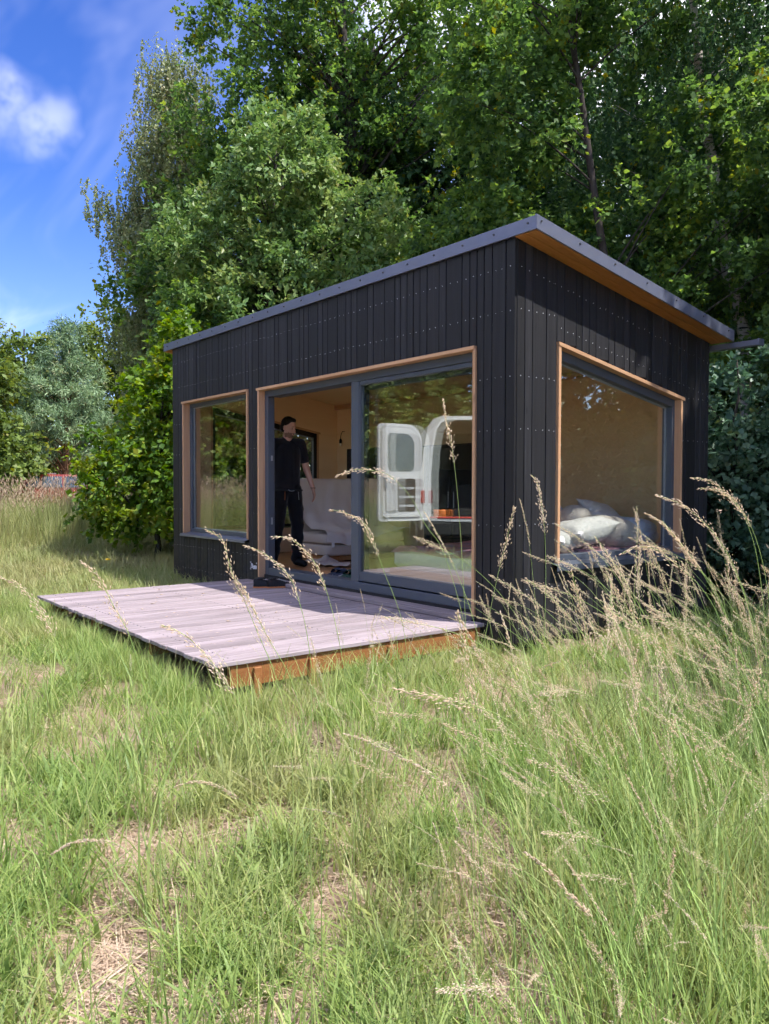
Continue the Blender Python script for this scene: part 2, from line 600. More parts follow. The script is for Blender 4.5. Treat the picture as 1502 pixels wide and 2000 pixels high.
M['leaf_alder'] = leafmat('alder_leaf', (0.05042, 0.1, 0.03513), (0.1138, 0.2124, 0.05529), (0.2213, 0.3251, 0.07041))
M['leaf_oak'] = leafmat('oak_leaf', (0.06911, 0.1327, 0.04679), (0.1428, 0.2492, 0.07207), (0.2875, 0.3779, 0.1351), 0.30, 0.38, (0.2059, 0.2459, 0.06831))
M['leaf_hazel'] = leafmat('hazel_leaf', (0.04329, 0.1043, 0.01602), (0.1119, 0.2085, 0.02673), (0.2256, 0.3047, 0.03744), 0.38, 0.42, (0.198, 0.216, 0.027))
M['leaf_birch'] = leafmat('birch_leaf', (0.1169, 0.1518, 0.0594), (0.2063, 0.2508, 0.1056), (0.2956, 0.3234, 0.1584), 0.30, 0.4, (0.2888, 0.264, 0.132))
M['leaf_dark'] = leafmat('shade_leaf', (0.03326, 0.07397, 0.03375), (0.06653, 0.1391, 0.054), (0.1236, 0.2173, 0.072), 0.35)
M['leaf_shrub'] = leafmat('shrub_leaf', (0.0465, 0.0983, 0.0607), (0.093, 0.1751, 0.1036), (0.1698, 0.2592, 0.1466), 0.25, 0.4, (0.12, 0.16, 0.06))
M['leaf_far'] = leafmat('meadow_edge_leaf', (0.06525, 0.1033, 0.02628), (0.1337, 0.1975, 0.04392), (0.2203, 0.2811, 0.06579), 0.3, 0.5)
M['needle'] = leafmat('pine_needle', (0.1278, 0.2088, 0.1077), (0.2555, 0.3735, 0.2011), (0.4048, 0.5165, 0.2873), 0.15, 0.5, (0.3409, 0.3297, 0.1795))


def barkmat(name, c1, c2, birch=False):
    m, g = newmat(name)
    t = g.n('ShaderNodeTexCoord').outputs['Object']
    n = g.noise(g.mapping(t, (14, 14, 3)), 1.0, 5, 0.7)
    c = g.ramp(n, [(0.3, c1), (0.7, c2)])
    if birch:
        b = g.noise(g.mapping(t, (3, 3, 16)), 1.0, 4, 0.7)
        c = g.mix(g.smooth(b, 0.56, 0.64), c, (0.03, 0.027, 0.024))
    finish(g, c, 0.9, n, 0.8, 0.02, 0, 0.1)
    return m


M['bark'] = barkmat('grey_brown_bark', (0.040, 0.034, 0.030), (0.095, 0.082, 0.070))
M['bark_birch'] = barkmat('birch_bark', (0.34, 0.30, 0.27), (0.56, 0.52, 0.48), True)
M['bark_pine'] = barkmat('pine_bark', (0.12, 0.065, 0.04), (0.26, 0.15, 0.09))

# grass
def grassmat(name, stops, dry, trans=0.35, patch=0.9, rough=0.5):
    m, g = newmat(name)
    a = g.n('ShaderNodeAttribute', _attribute_name='tint').outputs['Fac']
    h = g.n('ShaderNodeAttribute', _attribute_name='tt').outputs['Fac']
    oi = g.n('ShaderNodeObjectInfo').outputs['Random']
    f = g.math('ADD', g.math('MULTIPLY', a, 0.65), g.math('MULTIPLY', oi, 0.35))
    c = g.ramp(f, stops)
    pos = g.n('ShaderNodeNewGeometry').outputs['Position']
    n = g.noise(pos, patch, 4, 0.6)
    c = g.mix(g.math('MULTIPLY', g.smooth(n, 0.44, 0.70), 0.50), c, dry)
    c = g.mix(g.math('MULTIPLY', g.math('SUBTRACT', 1.0, g.smooth(h, 0.0, 0.35)), 0.55), c, dry)
    p = g.n('ShaderNodeBsdfPrincipled')
    g.set(p, 'Base Color', c)
    p.inputs['Roughness'].default_value = rough
    p.inputs['Specular IOR Level'].default_value = 0.35
    t = g.n('ShaderNodeBsdfTranslucent', Color=g.n('ShaderNodeHueSaturation', Color=c, Value=1.5, Saturation=1.1).outputs[0])
    x = g.n('ShaderNodeMixShader', i0=trans, i1=p, i2=t)
    g.n('ShaderNodeOutputMaterial', Surface=x)
    return m


M['grass'] = grassmat('meadow_grass_blade', [(0.0, (0.1479, 0.2293, 0.07025)), (0.45, (0.2316, 0.3262, 0.08783)), (0.8, (0.3353, 0.4077, 0.1185)), (1.0, (0.5126, 0.4689, 0.2195))], (0.414, 0.3466, 0.1756))
M['grass_far'] = grassmat('tall_meadow_blade', [(0.0, (0.1843, 0.2469, 0.08184)), (0.5, (0.2909, 0.3358, 0.1137)), (1.0, (0.4849, 0.4345, 0.2273))], (0.4267, 0.3555, 0.191), 0.3, 0.3)
M['straw'] = grassmat('dry_straw', [(0.0, (0.3738, 0.2612, 0.1806)), (0.5, (0.5607, 0.4238, 0.3089)), (1.0, (0.7269, 0.5914, 0.4562))], (0.5192, 0.3795, 0.2851), 0.15, 2.0)
M['stem'] = grassmat('grass_stem', [(0.0, (0.2142, 0.3557, 0.081)), (1.0, (0.3749, 0.4851, 0.153))], (0.4284, 0.4528, 0.198), 0.25)
M['spike'] = grassmat('seed_spikelet', [(0.0, (0.558, 0.45, 0.2852)), (0.5, (0.744, 0.621, 0.4692)), (1.0, (0.837, 0.738, 0.6256))], (0.7068, 0.585, 0.4048), 0.40, 3.0, 0.6)
M['spike_far'] = grassmat('far_seed_head', [(0.0, (0.38, 0.27, 0.18)), (1.0, (0.56, 0.43, 0.32))], (0.46, 0.34, 0.25), 0.3, 0.3, 0.7)

m, g = newmat('meadow_soil')
pos = g.n('ShaderNodeNewGeometry').outputs['Position']
n1 = g.noise(pos, 1.1, 5, 0.6)
n2 = g.noise(g.mapping(pos, (60, 14, 20), rot=(0, 0, 0.6)), 1.0, 4, 0.7, 1.5)
n3 = g.noise(g.mapping(pos, (16, 70, 20), rot=(0, 0, 0.3)), 1.0, 4, 0.7, 1.5)
fb = g.math('MAXIMUM', n2, n3)
straw = g.ramp(fb, [(0.35, (0.169, 0.1144, 0.08078)), (0.60, (0.4435, 0.3132, 0.2328)), (0.8, (0.6125, 0.4574, 0.3564))])
green = g.ramp(fb, [(0.35, (0.0748, 0.0836, 0.0352)), (0.75, (0.2288, 0.2288, 0.0968))])
c = g.mix(g.smooth(n1, 0.44, 0.62), straw, green)
finish(g, c, 0.95, fb, 0.9, 0.03, 0, 0.1)
M['soil'] = m

# ------------------------------------------------------------------ terrain
def hgt(x, y):
    x = np.asarray(x, float)
    y = np.asarray(y, float)
    h = 0.05 * sstep(2, 7, -x) + 0.24 * sstep(6.5, 15, -x)
    h = h + 0.14 * sstep(4, 8, -x) * sstep(0.5, 4, -y)
    h = h + 0.22 * np.exp(-((x + 12.2) ** 2 / 7.0 + (y - 1.2) ** 2 / 9.0))
    h = h + 0.018 * np.sin(x * 1.7 + y * 0.6) * np.sin(y * 1.9 - x * 0.4) + 0.010 * np.sin(x * 4.1 + 1.3) * np.sin(y * 3.7)
    h = h - 0.03 * sstep(-1.5, -3.5, y) * sstep(-2, 2, x)
    return h


def grid_axis():
    a = np.concatenate([np.arange(-18, 9, 0.3), [9.5, 11, 13, 16, 20, 26, 34, 45, 60, 90, 150, 300, 700]])
    b = -np.array([18.5, 19.5, 21, 23, 26, 30, 35, 42, 50, 62, 90, 150, 300, 700])[::-1]
    return np.concatenate([b, a])


gx = grid_axis()
gy = grid_axis()
GX, GY = np.meshgrid(gx, gy, indexing='ij')
GV = np.stack([GX, GY, hgt(GX, GY)], -1).reshape(-1, 3)
nx, ny = len(gx), len(gy)
ii, jj = np.meshgrid(np.arange(nx - 1), np.arange(ny - 1), indexing='ij')
a = (ii * ny + jj).ravel()
GF = np.stack([a, a + ny, a + ny + 1, a + 1], 1)
ground = link('ground', np_mesh('ground', GV, GF, [M['soil']]))
ground.data.polygons.foreach_set('use_smooth', [True] * len(ground.data.polygons))
tag(ground, 'meadow ground of soil and dry thatch', 'ground', kind='structure')

# ------------------------------------------------------------------ the cabin
rng = random.Random(5)
L, W, ZB, ZT, ZK = 6.351, 2.864, 0.134, 3.274, 2.798
SL = (ZT - ZK) / W
OV = 0.223
roofz = lambda y: ZT - SL * y
cabin = empty('cabin', (-L / 2, W / 2, 0.0))
tag(cabin, 'small black timber cabin with pent roof and large windows', 'cabin')

# openings (outer edge of the timber linings)
W1 = (-5.996, -4.180, 0.730, 2.515)
DR = (-3.941, -0.412, 0.300, 2.500)
SW = (0.501, 2.349, 0.736)
head = lambda y: 2.529 - (y - 0.501) * (2.529 - 2.220) / (2.349 - 0.501)

# wall cores
w = MB()
Y0, Y1 = 0.026, 0.148
for (x0, x1, z0, z1) in ((-L + .03, W1[0], ZB + .01, ZT - .03), (W1[0], W1[1], ZB + .01, W1[2]), (W1[0], W1[1], W1[3], ZT - .03), (W1[1], DR[0], ZB + .01, ZT - .03),
                         (DR[0], DR[1], DR[3], ZT - .03), (DR[0], DR[1], ZB + .01, DR[2] - .003), (DR[1], -.026, ZB + .01, ZT - .03)):
    w.box(x0, x1, Y0, Y1, z0, z1)
w.build('front_wall', M['wallcore'], cabin)


def end_wall(xa, xb):
    w = MB()
    for (y0, y1) in ((0.150, SW[0]), (SW[1], W - .03)):
        w.prism([(y0, ZB + .01), (y1, ZB + .01), (y1, roofz(y1) - .03), (y0, roofz(y0) - .03)], 0, xa, xb)
    w.prism([(SW[0], ZB + .01), (SW[1], ZB + .01), (SW[1], SW[2]), (SW[0], SW[2])], 0, xa, xb)
    w.prism([(SW[0], head(SW[0])), (SW[1], head(SW[1])), (SW[1], roofz(SW[1]) - .03), (SW[0], roofz(SW[0]) - .03)], 0, xa, xb)
    return w


end_wall(-.148, -.026).build('end_wall', M['wallcore'], cabin)
ew = end_wall(-L + .002, -L + .148)
ew.prism([(.002, ZB), (.149, ZB), (.149, roofz(.149) - .03), (.002, roofz(.002) - .03)], 0, -L + .002, -L + .029)
ew.build('end_wall', M['clad'], cabin)
MB().box(-L + .149, -.149, W - .148, W, ZB, ZK - .02).build('back_wall', M['clad'], cabin)
MB().box(-L + .05, -.05, .05, W - .05, ZB - .06, .336).build('floor_slab', M['wallcore'], cabin)

# cladding boards, one object each; screw heads collected along the way
screws = MB()


def screw(face, a, z):
    if face == 0:       # front, at x = a
        c = np.array([a, -.0012, z])
        t1, t2, nn = np.array([1, 0, 0]), np.array([0, 0, 1]), np.array([0, -1, 0])
    else:
        c = np.array([.0012, a, z])
        t1, t2, nn = np.array([0, 1, 0]), np.array([0, 0, 1]), np.array([1, 0, 0])
    r = 0.0043
    vs = [c + r * (math.cos(k * math.pi / 3) * t1 + math.sin(k * math.pi / 3) * t2) for k in range(6)] + [c + nn * .0022]
    screws.add(vs, [(k, (k + 1) % 6, 6) if face else ((k + 1) % 6, k, 6) for k in range(6)])


def board(face, a0, a1, zl, zh0, zh1, rows):
    """vertical board between a0 and a1 along the wall; the top may slope"""
    pr = rng.uniform(-.002, .0015)
    c = .003
    b = MB()
    lo = zl
    if face == 0:
        poly = [(a0, lo), (a1, lo), (a1, zh1), (a0, zh0)]
        b.prism([(a0, lo), (a1, lo), (a1, zh1), (a0, zh0)], 1, .003 + pr, .022)
        b.v = b.v[:]
        # chamfered front face
        f = [(a0 + c, pr, lo + c), (a1 - c, pr, lo + c), (a1 - c, pr, zh1 - c), (a0 + c, pr, zh0 - c)]
    else:
        b.prism([(a0, lo), (a1, lo), (a1, zh1), (a0, zh0)], 0, -.022, -.003 - pr)
        f = [(-pr, a0 + c, lo + c), (-pr, a1 - c, lo + c), (-pr, a1 - c, zh1 - c), (-pr, a0 + c, zh0 - c)]
    n0 = len(b.v)
    b.v += f
    if face == 0:
        b.f = b.f[1:]
        rim = [0, 1, 2, 3]
    else:
        b.f = [b.f[0]] + b.f[2:]
        rim = [4, 5, 6, 7]
    for k in range(4):
        b.f.append((rim[k], rim[(k + 1) % 4], n0 + (k + 1) % 4, n0 + k))
    b.f.append((n0, n0 + 1, n0 + 2, n0 + 3))
    b.build('cladding_board', M['clad'], cabin)
    wd = a1 - a0
    for z in rows:
        if lo + .03 < z < min(zh0, zh1) - .03:
            for e in ((.25, .75) if wd > .12 else (.5,)):
                screw(face, a0 + wd * e + rng.uniform(-.004, .004), z + rng.uniform(-.004, .004))


ROWS = (3.06, 2.722, 2.216, 1.805, 1.05, 0.553, 0.253)


def run(a, b, first):
    out, x = [], a
    k = first
    while x < b - 0.02:
        wd = (0.182, 0.088, 0.086, 0.176, 0.090, 0.150, 0.084, 0.092)[k % 8] * rng.uniform(.94, 1.06)
        k += rng.choice((1, 1, 1, 2))
        if b - (x + wd) < 0.055:
            wd = b - x
        out.append((x, x + wd - 0.008))
        x += wd
    return out


cuts = [-L, W1[0], W1[1], DR[0], DR[1], 0.0]
for i in range(5):
    for (a0, a1) in run(cuts[i], cuts[i + 1], i * 2 + (2 if i == 4 else 0)):
        top = ZT - .002
        bot = ZB + rng.uniform(-.004, .004)
        if i == 1:
            board(0, a0, a1, W1[3] + .004, top, top, ROWS)
            board(0, a0, a1, bot, W1[2] - .034, W1[2] - .034, ROWS)
        elif i == 3:
            board(0, a0, a1, DR[3] + .004, top, top, ROWS)
        else:
            board(0, a0, a1, bot, top, top, ROWS)
cuts = [0.0235, SW[0], SW[1], W]
for i in range(3):
    for (a0, a1) in run(cuts[i], cuts[i + 1], i * 3 + 1):
        t0, t1 = roofz(a0) - .002, roofz(a1) - .002
        bot = ZB + rng.uniform(-.004, .004)
        am = (a0 + a1) / 2
        rows = [r - SL * am for r in ROWS[:2]] + list(ROWS[3 - 1:])
        rows = [3.066 - SL * am, 2.735 - (SL * am if am > .5 else 0)] + ([2.22, 1.81] if am < .52 or am > 2.33 else []) + [1.06, .553, .253]
        if i == 1:
            board(1, a0, a1, max(head(a0), head(a1)) + .006, t0, t1, rows)
            board(1, a0, a1, bot, SW[2] - .045, SW[2] - .045, rows)
        else:
            board(1, a0, a1, bot, t0, t1, rows)
so_ = screws.build('screw_heads', M['steel'], cabin)
so_['kind'] = 'stuff'

# roof
MB().prism([(-.012, ZT + .004 + .012 * SL), (W + .02, ZK + .004 - .02 * SL), (W + .02, ZK + .085 - .02 * SL), (-.012, ZT + .087 + .012 * SL)], 0, -L - OV + .012, OV - .012).build('roof', M['metal'], cabin)
roof_front = MB()
roof_front.box(-L - OV, OV, -.030, -.013, ZT - .004, ZT + .098, .0015)
roof_front.build('fascia', M['metal'], cabin)
for (xa, xb) in ((OV - .011, OV + .006), (-L - OV - .006, -L - OV + .011)):
    MB().prism([(-.0305, ZT - .002), (W + .035, ZK - .016), (W + .035, ZK + .090), (-.0305, ZT + .104)], 0, xa, xb).build('fascia', M['metal'], cabin)
for (xa, xb) in ((.003, OV - .012), (-L - OV + .012, -L - .003)):
    half = (xa + xb) / 2
    for (p, q) in ((xa, half - .002), (half + .002, xb)):
        MB().prism([(-.012, ZT - .010 + .012 * SL), (W + .02, ZK - .010 - .02 * SL), (W + .02, ZK + .003 - .02 * SL), (-.012, ZT + .003 + .012 * SL)], 0, p, q).build('soffit_board', M['soffit'], cabin)
for k in range(20):
    x = -L - OV + .12 + k * (L + 2 * OV - .2) / 19
    MB().tube([(x, -.0295, ZT + .055), (x, -.040, ZT + .055)], [.009, .006], 6).build('fascia_screw', M['darkscrew'], cabin)
for k in range(7):
    y = .02 + k * (W - .1) / 6
    MB().tube([(OV + .0055, y, roofz(y) + .062), (OV + .017, y, roofz(y) + .062)], [.009, .006], 6).build('fascia_screw', M['darkscrew'], cabin)
# rear gutter
gt = MB()
gt.prism([(W + .045, 2.722), (W + .13, 2.722), (W + .135, 2.777), (W + .125, 2.777), (W + .12, 2.730), (W + .055, 2.730), (W + .05, 2.774), (W + .04, 2.774)], 0, -L - .3, .46)
gt.box(.455, .470, W + .036, W + .139, 2.718, 2.781)
gt.build('gutter', M['metal'], cabin)

# skids and ground screws underneath
for y in (.35, W - .4):
    MB().box(-L + .16, -.2, y - .06, y + .06, .055, ZB - .062, .004).build('skid_beam', M['joist'], cabin)
for (x, y) in ((-5.75, .18), (-.35, .2), (-3.1, .2)):
    s = MB().tube([(x, y, -.3), (x, y, .065)], .034, 12)
    s.box(x - .06, x + .06, y - .06, y + .06, .066, .074)
    s.box(x - .06, x - .055, y - .06, y + .06, .075, .13)
    s.build('ground_screw', M['zinc'], cabin)

# ---- timber linings round the openings, frames and panes
def lining_front(parent, o, bottom):
    x0, x1, z0, z1 = o
    t = .030
    zb = z0 if bottom else z0
    MB().box(x0, x0 + t, -.020, .165, zb, z1 - t - .001, .002).build('lining_board', M['trim'], parent)
    MB().box(x1 - t, x1, -.020, .165, zb, z1 - t - .001, .002).build('lining_board', M['trim'], parent)
    MB().box(x0 - .024, x1 - .012, -.026, .165, z1 - t, z1, .002).build('lining_board', M['trim_x'], parent)


def frame_front(name, o, y0, y1, fwid, parent, mt):
    x0, x1, z0, z1 = o
    f = MB()
    f.box(x0, x0 + fwid, y0, y1, z0, z1, .003)
    f.box(x1 - fwid, x1, y0, y1, z0, z1, .003)
    f.box(x0 + fwid, x1 - fwid, y0 + .001, y1 - .001, z1 - fwid, z1 - .0005, .003)
    f.box(x0 + fwid, x1 - fwid, y0 + .001, y1 - .001, z0 + .0005, z0 + fwid, .003)
    return f.build(name, mt, parent)


def pane_front(o, y, parent):
    x0, x1, z0, z1 = o
    return MB().box(x0, x1, y, y + .006, z0, z1).build('pane', M['glass'], parent)


o1 = (W1[0] + .0305, W1[1] - .0305, W1[2] + .012, W1[3] - .031)
win1 = frame_front('window', o1, .075, .150, .050, cabin, M['frame'])
lining_front(win1, W1, True)
g1 = (o1[0] + .051, o1[1] - .051, o1[2] + .051, o1[3] - .051)
bead = MB()
for (xa, xb, za, zb_) in ((g1[0], g1[0] + .012, g1[2], g1[3]), (g1[1] - .012, g1[1], g1[2], g1[3]), (g1[0] + .012, g1[1] - .012, g1[2], g1[2] + .012), (g1[0] + .012, g1[1] - .012, g1[3] - .012, g1[3])):
    bead.box(xa, xb, .112, .124, za, zb_)
bead.build('glazing_spacer', M['spacer'], win1)
pane_front(g1, .103, win1)
sill = MB()
sill.prism([(-.055, .688), (-.052, .688), (-.052, .712), (.078, .738), (.078, .742), (-.055, .716)], 0, W1[0] - .024, W1[1] - .012)
sill.box(W1[0] + .03, W1[1] - .03, .060, .074, .700, .742)
sill.build('sill', M['metal'], win1)
for k in range(3):
    x = W1[0] + .75 + k * .35 + (.1 if k else 0)
    MB().tube([(x, .0605, .722), (x, .056, .722)], .009, 8).build('sill_screw', M['black'], win1)

# sliding door
od = (DR[0] + .0305, DR[1] - .0305, DR[2] + .035, DR[3] - .031)
door = MB()
door.box(od[0], od[0] + .072, .062, .150, od[2], od[3], .003)
door.box(od[1] - .030, od[1], .062, .150, od[2], od[3], .003)
door.box(od[0] + .072, od[1] - .030, .063, .230, od[3] - .072, od[3] - .0005, .003)
door.box(od[0] + .072, od[1] - .030, .063, .230, od[2] + .0005, .415, .003)
door.box(-2.225, -2.098, .070, .132, .4155, od[3] - .0725, .003)
door = door.build('sliding_door', M['frame'], cabin)
lining_front(door, DR, False)
# fixed leaf on the right
f = MB()
f.box(-2.0975, od[1] - .031, .076, .128, .428, .520, .003)
f.box(-2.0975, od[1] - .031, .076, .128, od[3] - .115, od[3] - .074, .003)
f.box(-2.0975, -2.080, .076, .128, .5205, od[3] - .1155, .003)
f.box(od[1] - .055, od[1] - .031, .076, .128, .5205, od[3] - .1155, .003)
leaf = f.build('fixed_leaf', M['frame'], door)
pane_front((-2.0795, od[1] - .0555, .521, od[3] - .116), .098, door)
# the sliding leaf, pushed open behind the fixed one
f = MB()
f.box(-2.205, -2.115, .160, .215, .418, od[3] - .075, .003)
f.box(-.545, -.475, .160, .215, .418, od[3] - .075, .003)
f.box(-2.1145, -.5455, .161, .214, .419, .520, .003)
f.box(-2.1145, -.5455, .161, .214, od[3] - .150, od[3] - .076, .003)
f.build('open_leaf', M['frame'], door)
pane_front((-2.114, -.546, .5205, od[3] - .1505), .186, door)
MB().box(-3.8385, -3.828, .10, .12, 1.66, 1.72).build('latch_plate', M['zinc'], door)
MB().box(-3.8385, -3.828, .10, .12, .92, 1.0).build('latch_plate', M['zinc'], door)

# end windows with the sloping head (near one and its twin at the far end)
def end_window(sgn):
    """sgn 1: wall at x = 0 facing +X; sgn -1: the far wall, mirrored"""
    X = (lambda v: v) if sgn > 0 else (lambda v: -L - v)
    y0, y1, z0 = SW
    lim = lambda a, b: (min(X(a), X(b)), max(X(a), X(b)))

    def quad(ya, yb, off_t, off_b, a, b, mb):
        # trapezoid ring piece between planes a,b
        xa, xb = lim(a, b)
        mb.prism([(ya, z0 + off_b), (yb, z0 + off_b), (yb, head(yb) - off_t), (ya, head(ya) - off_t)], 0, xa, xb)

    fr = MB()
    a, b = -.150, -.048
    t, fw_ = .030, .044
    ins = t + .0005
    # frame: two stiles, bottom rail, sloping head rail
    quad(y0 + ins, y0 + ins + fw_, ins, .012, a, b, fr)
    quad(y1 - ins - fw_, y1 - ins, ins, .012, a, b, fr)
    xa, xb = lim(a + .001, b - .001)
    fr.prism([(y0 + ins + fw_, z0 + .0125), (y1 - ins - fw_, z0 + .0125), (y1 - ins - fw_, z0 + .012 + fw_), (y0 + ins + fw_, z0 + .012 + fw_)], 0, xa, xb)
    ya, yb = y0 + ins + fw_, y1 - ins - fw_
    fr.prism([(ya, head(ya) - ins - fw_ - .03), (yb, head(yb) - ins - fw_ - .03), (yb, head(yb) - ins - .0005), (ya, head(ya) - ins - .0005)], 0, xa, xb)
    win = fr.build('window', M['frame'] if sgn > 0 else M['black'], cabin)
    # linings
    xa, xb = lim(-.165, .020)
    for (p, q) in ((y0, y0 + t), (y1 - t, y1)):
        MB().prism([(p, z0), (q, z0), (q, head(q) - t - .001), (p, head(p) - t - .001)], 0, xa, xb).build('lining_board', M['trim'], win)
    xa, xb = lim(-.165, .026)
    MB().prism([(y0 - .005, head(y0 - .005) - t), (y1 + .03, head(y1 + .03) - t), (y1 + .03, head(y1 + .03)), (y0 - .005, head(y0 - .005))], 0, xa, xb).build('lining_board', M['trim_y'], win)
    pa = MB()
    xa, xb = lim(-.108, -.102)
    ya, yb = y0 + ins + fw_ + .001, y1 - ins - fw_ - .001
    zt = lambda y: head(y) - ins - fw_ - .031
    pa.prism([(ya, z0 + .013 + fw_), (yb, z0 + .013 + fw_), (yb, zt(yb)), (ya, zt(ya))], 0, xa, xb)
    pa.build('pane', M['glass'], win)
    sp_ = MB()
    xa, xb = lim(-.124, -.112)
    sp_.prism([(yb - .014, z0 + .013 + fw_), (yb, z0 + .013 + fw_), (yb, zt(yb)), (yb - .014, zt(yb - .014))], 0, xa, xb)
    sp_.prism([(ya, zt(ya) - .016), (yb - .0145, zt(yb - .0145) - .016), (yb - .0145, zt(yb - .0145)), (ya, zt(ya))], 0, xa, xb)
    sp_.build('glazing_spacer', M['spacer'], win)
    if sgn > 0:
        s = MB()
        s.prism([(.055, .678), (.058, .678), (.058, .725), (-.046, .746), (-.046, .742), (.055, .722)], 1, y0 - .045, y1 + .012)
        s.build('sill', M['frame'], win)  # darker frame colour paints in the shade on this sill
    return win


end_window(1)
end_window(-1)

# ---- inside: plywood panels, floor boards, ceiling
IX0, IX1, IY0, IY1, FZ = -L + .150, -.150, .150, W - .150, .360
for k in range(18):
    y = IY0 + .003 + k * (IY1 - IY0) / 18
    MB().box(IX0 + .013, IX1 - .013, y, y + (IY1 - IY0) / 18 - .003, .337, FZ, .0015).build('floor_board', M['floor'], cabin)
ceil = lambda y: 2.66 + SL * (2.72 - y)
for k in range(5):
    x0 = IX0 + k * (IX1 - IX0) / 5
    x1 = IX0 + (k + 1) * (IX1 - IX0) / 5 - .003
    MB().box(x0, x1, IY1 - .012, IY1 - .0005, FZ + .001, ceil(IY1) - .014).build('wall_panel', M['ply'], cabin)
    MB().prism([(IY0, ceil(IY0) - .012), (IY1 - .013, ceil(IY1) - .012), (IY1 - .013, ceil(IY1)), (IY0, ceil(IY0))], 0, x0, x1).build('ceiling_panel', M['ply'], cabin)
MB().box(IX0 + .02, IX1 - .02, IY1 - .075, IY1 - .013, ceil(IY1) - .075, ceil(IY1) - .005, .003).build('ceiling_batten', M['trim_x'], cabin)


def panel_end(x0, x1):
    w = MB()
    for (y0, y1) in ((IY0 + .001, SW[0]), (SW[1], IY1 - .013)):
        w.prism([(y0, FZ + .001), (y1, FZ + .001), (y1, ceil(y1) - .014), (y0, ceil(y0) - .014)], 0, x0, x1)
    w.prism([(SW[0], FZ + .001), (SW[1], FZ + .001), (SW[1], SW[2]), (SW[0], SW[2])], 0, x0, x1)
    w.prism([(SW[0], head(SW[0])), (SW[1], head(SW[1])), (SW[1], ceil(SW[1]) - .014), (SW[0], ceil(SW[0]) - .014)], 0, x0, x1)
    w.build('wall_panel', M['ply'], cabin)


panel_end(IX0 + .0005, IX0 + .012)
panel_end(IX1 - .012, IX1 - .0005)
for (x0, x1, z0, z1) in ((IX0 + .014, W1[0], FZ + .001, ceil(IY0) - .014), (W1[0], W1[1], FZ + .001, W1[2]), (W1[0], W1[1], W1[3], ceil(IY0) - .014), (W1[1], DR[0], FZ + .001, ceil(IY0) - .014),
                         (DR[0], DR[1], DR[3], ceil(IY0) - .014), (DR[1], IX1 - .014, FZ + .001, ceil(IY0) - .014)):
    MB().box(x0, x1 - .002, IY0 + .0005, IY0 + .012, z0, z1).build('wall_panel', M['ply'], cabin)
# dark wall opening at the far end of the back wall
MB().box(-5.90, -5.10, IY1 - .030, IY1 - .0125, FZ + .002, 1.955).build('interior_door', M['black'], cabin)

# little white print low on the front wall: a plate-like logo of strokes
lg = MB()
X0, Z0 = -4.135, .365
for (a0, b0, a1, b1) in ((.005, .03, .018, .085), (.018, .085, .042, .08), (.042, .08, .048, .045), (.048, .045, .02, .035), (.05, .05, .085, .062), (.085, .062, .09, .03), (.09, .03, .055, .025),
                         (.06, .04, .11, .05), (.1, .062, .135, .06), (.135, .06, .13, .028), (.13, .028, .098, .03), (.108, .045, .132, .045)):
    lg.tube([(X0 + a0, -.004, Z0 + b0), (X0 + a1, -.004, Z0 + b1)], .0048, 4)
for (a0, b0) in ((.0, .10), (.14, .095), (0, .02)):
    lg.ball((X0 + a0, -.004, Z0 + b0), .007, 6, 4)
lg.build('white_logo', M['white'], cabin)

# ------------------------------------------------------------------ deck
deck = empty('wooden_deck', (-2.2, -1.2, 0))
tag(deck, 'weathered grey timber deck in front of the sliding door', 'deck')
DX0, DX1, DY0, DZ = -4.168, -0.269, -2.398, 0.265
nb = 27
bw = (DX1 - DX0) / nb
for k in range(nb):
    x = DX0 + k * bw
    dz = rng.uniform(-.002, .002)
    e = rng.uniform(-.006, .006)
    MB().box(x, x + bw - .0095, DY0 + e, -.030, DZ - .028 + dz, DZ + dz, .003).build('deck_board', M['deck'], deck)
for x in (DX0 + .035, -2.9, -1.6, DX1 - .072):
    MB().box(x, x + .045, DY0 + .12, -.06, DZ - .030 - .145, DZ - .031, .003).build('joist', M['joist'], deck)
for y in (DY0 + .42, -1.25, -.20):
    MB().box(DX0 + .0805, DX1 - .0725, y, y + .045, DZ - .030 - .140, DZ - .0315, .003).build('cross_joist', M['joist'], deck)
for x in (DX1 - .0265, DX0 + .2):
    for y in (-2.12, -1.70, -1.02, -.28):
        MB().box(x - .0, x + .024, y, y + .055, .00, DZ - .060, .004).build('deck_post', M['joist'], deck)
# raised plank along the threshold
MB().box(-3.66, DR[1] - .03, -.125, .050, DZ + .004, DZ + .046, .004).build('threshold_plank', M['deck_x'], deck)

ds = MB()
for k in range(nb):
    for y in (-2.25, -1.23, -.18):
        for e in (.03, bw - .038):
            ds.tube([(DX0 + k * bw + e, y, DZ - .004), (DX0 + k * bw + e, y, DZ + .0032)], .0042, 6)
tag(ds.build('deck_screws', M['darkscrew'], deck), kind='stuff')

CX0, CX1, CZ1 = -3.62, -2.55, 1.90

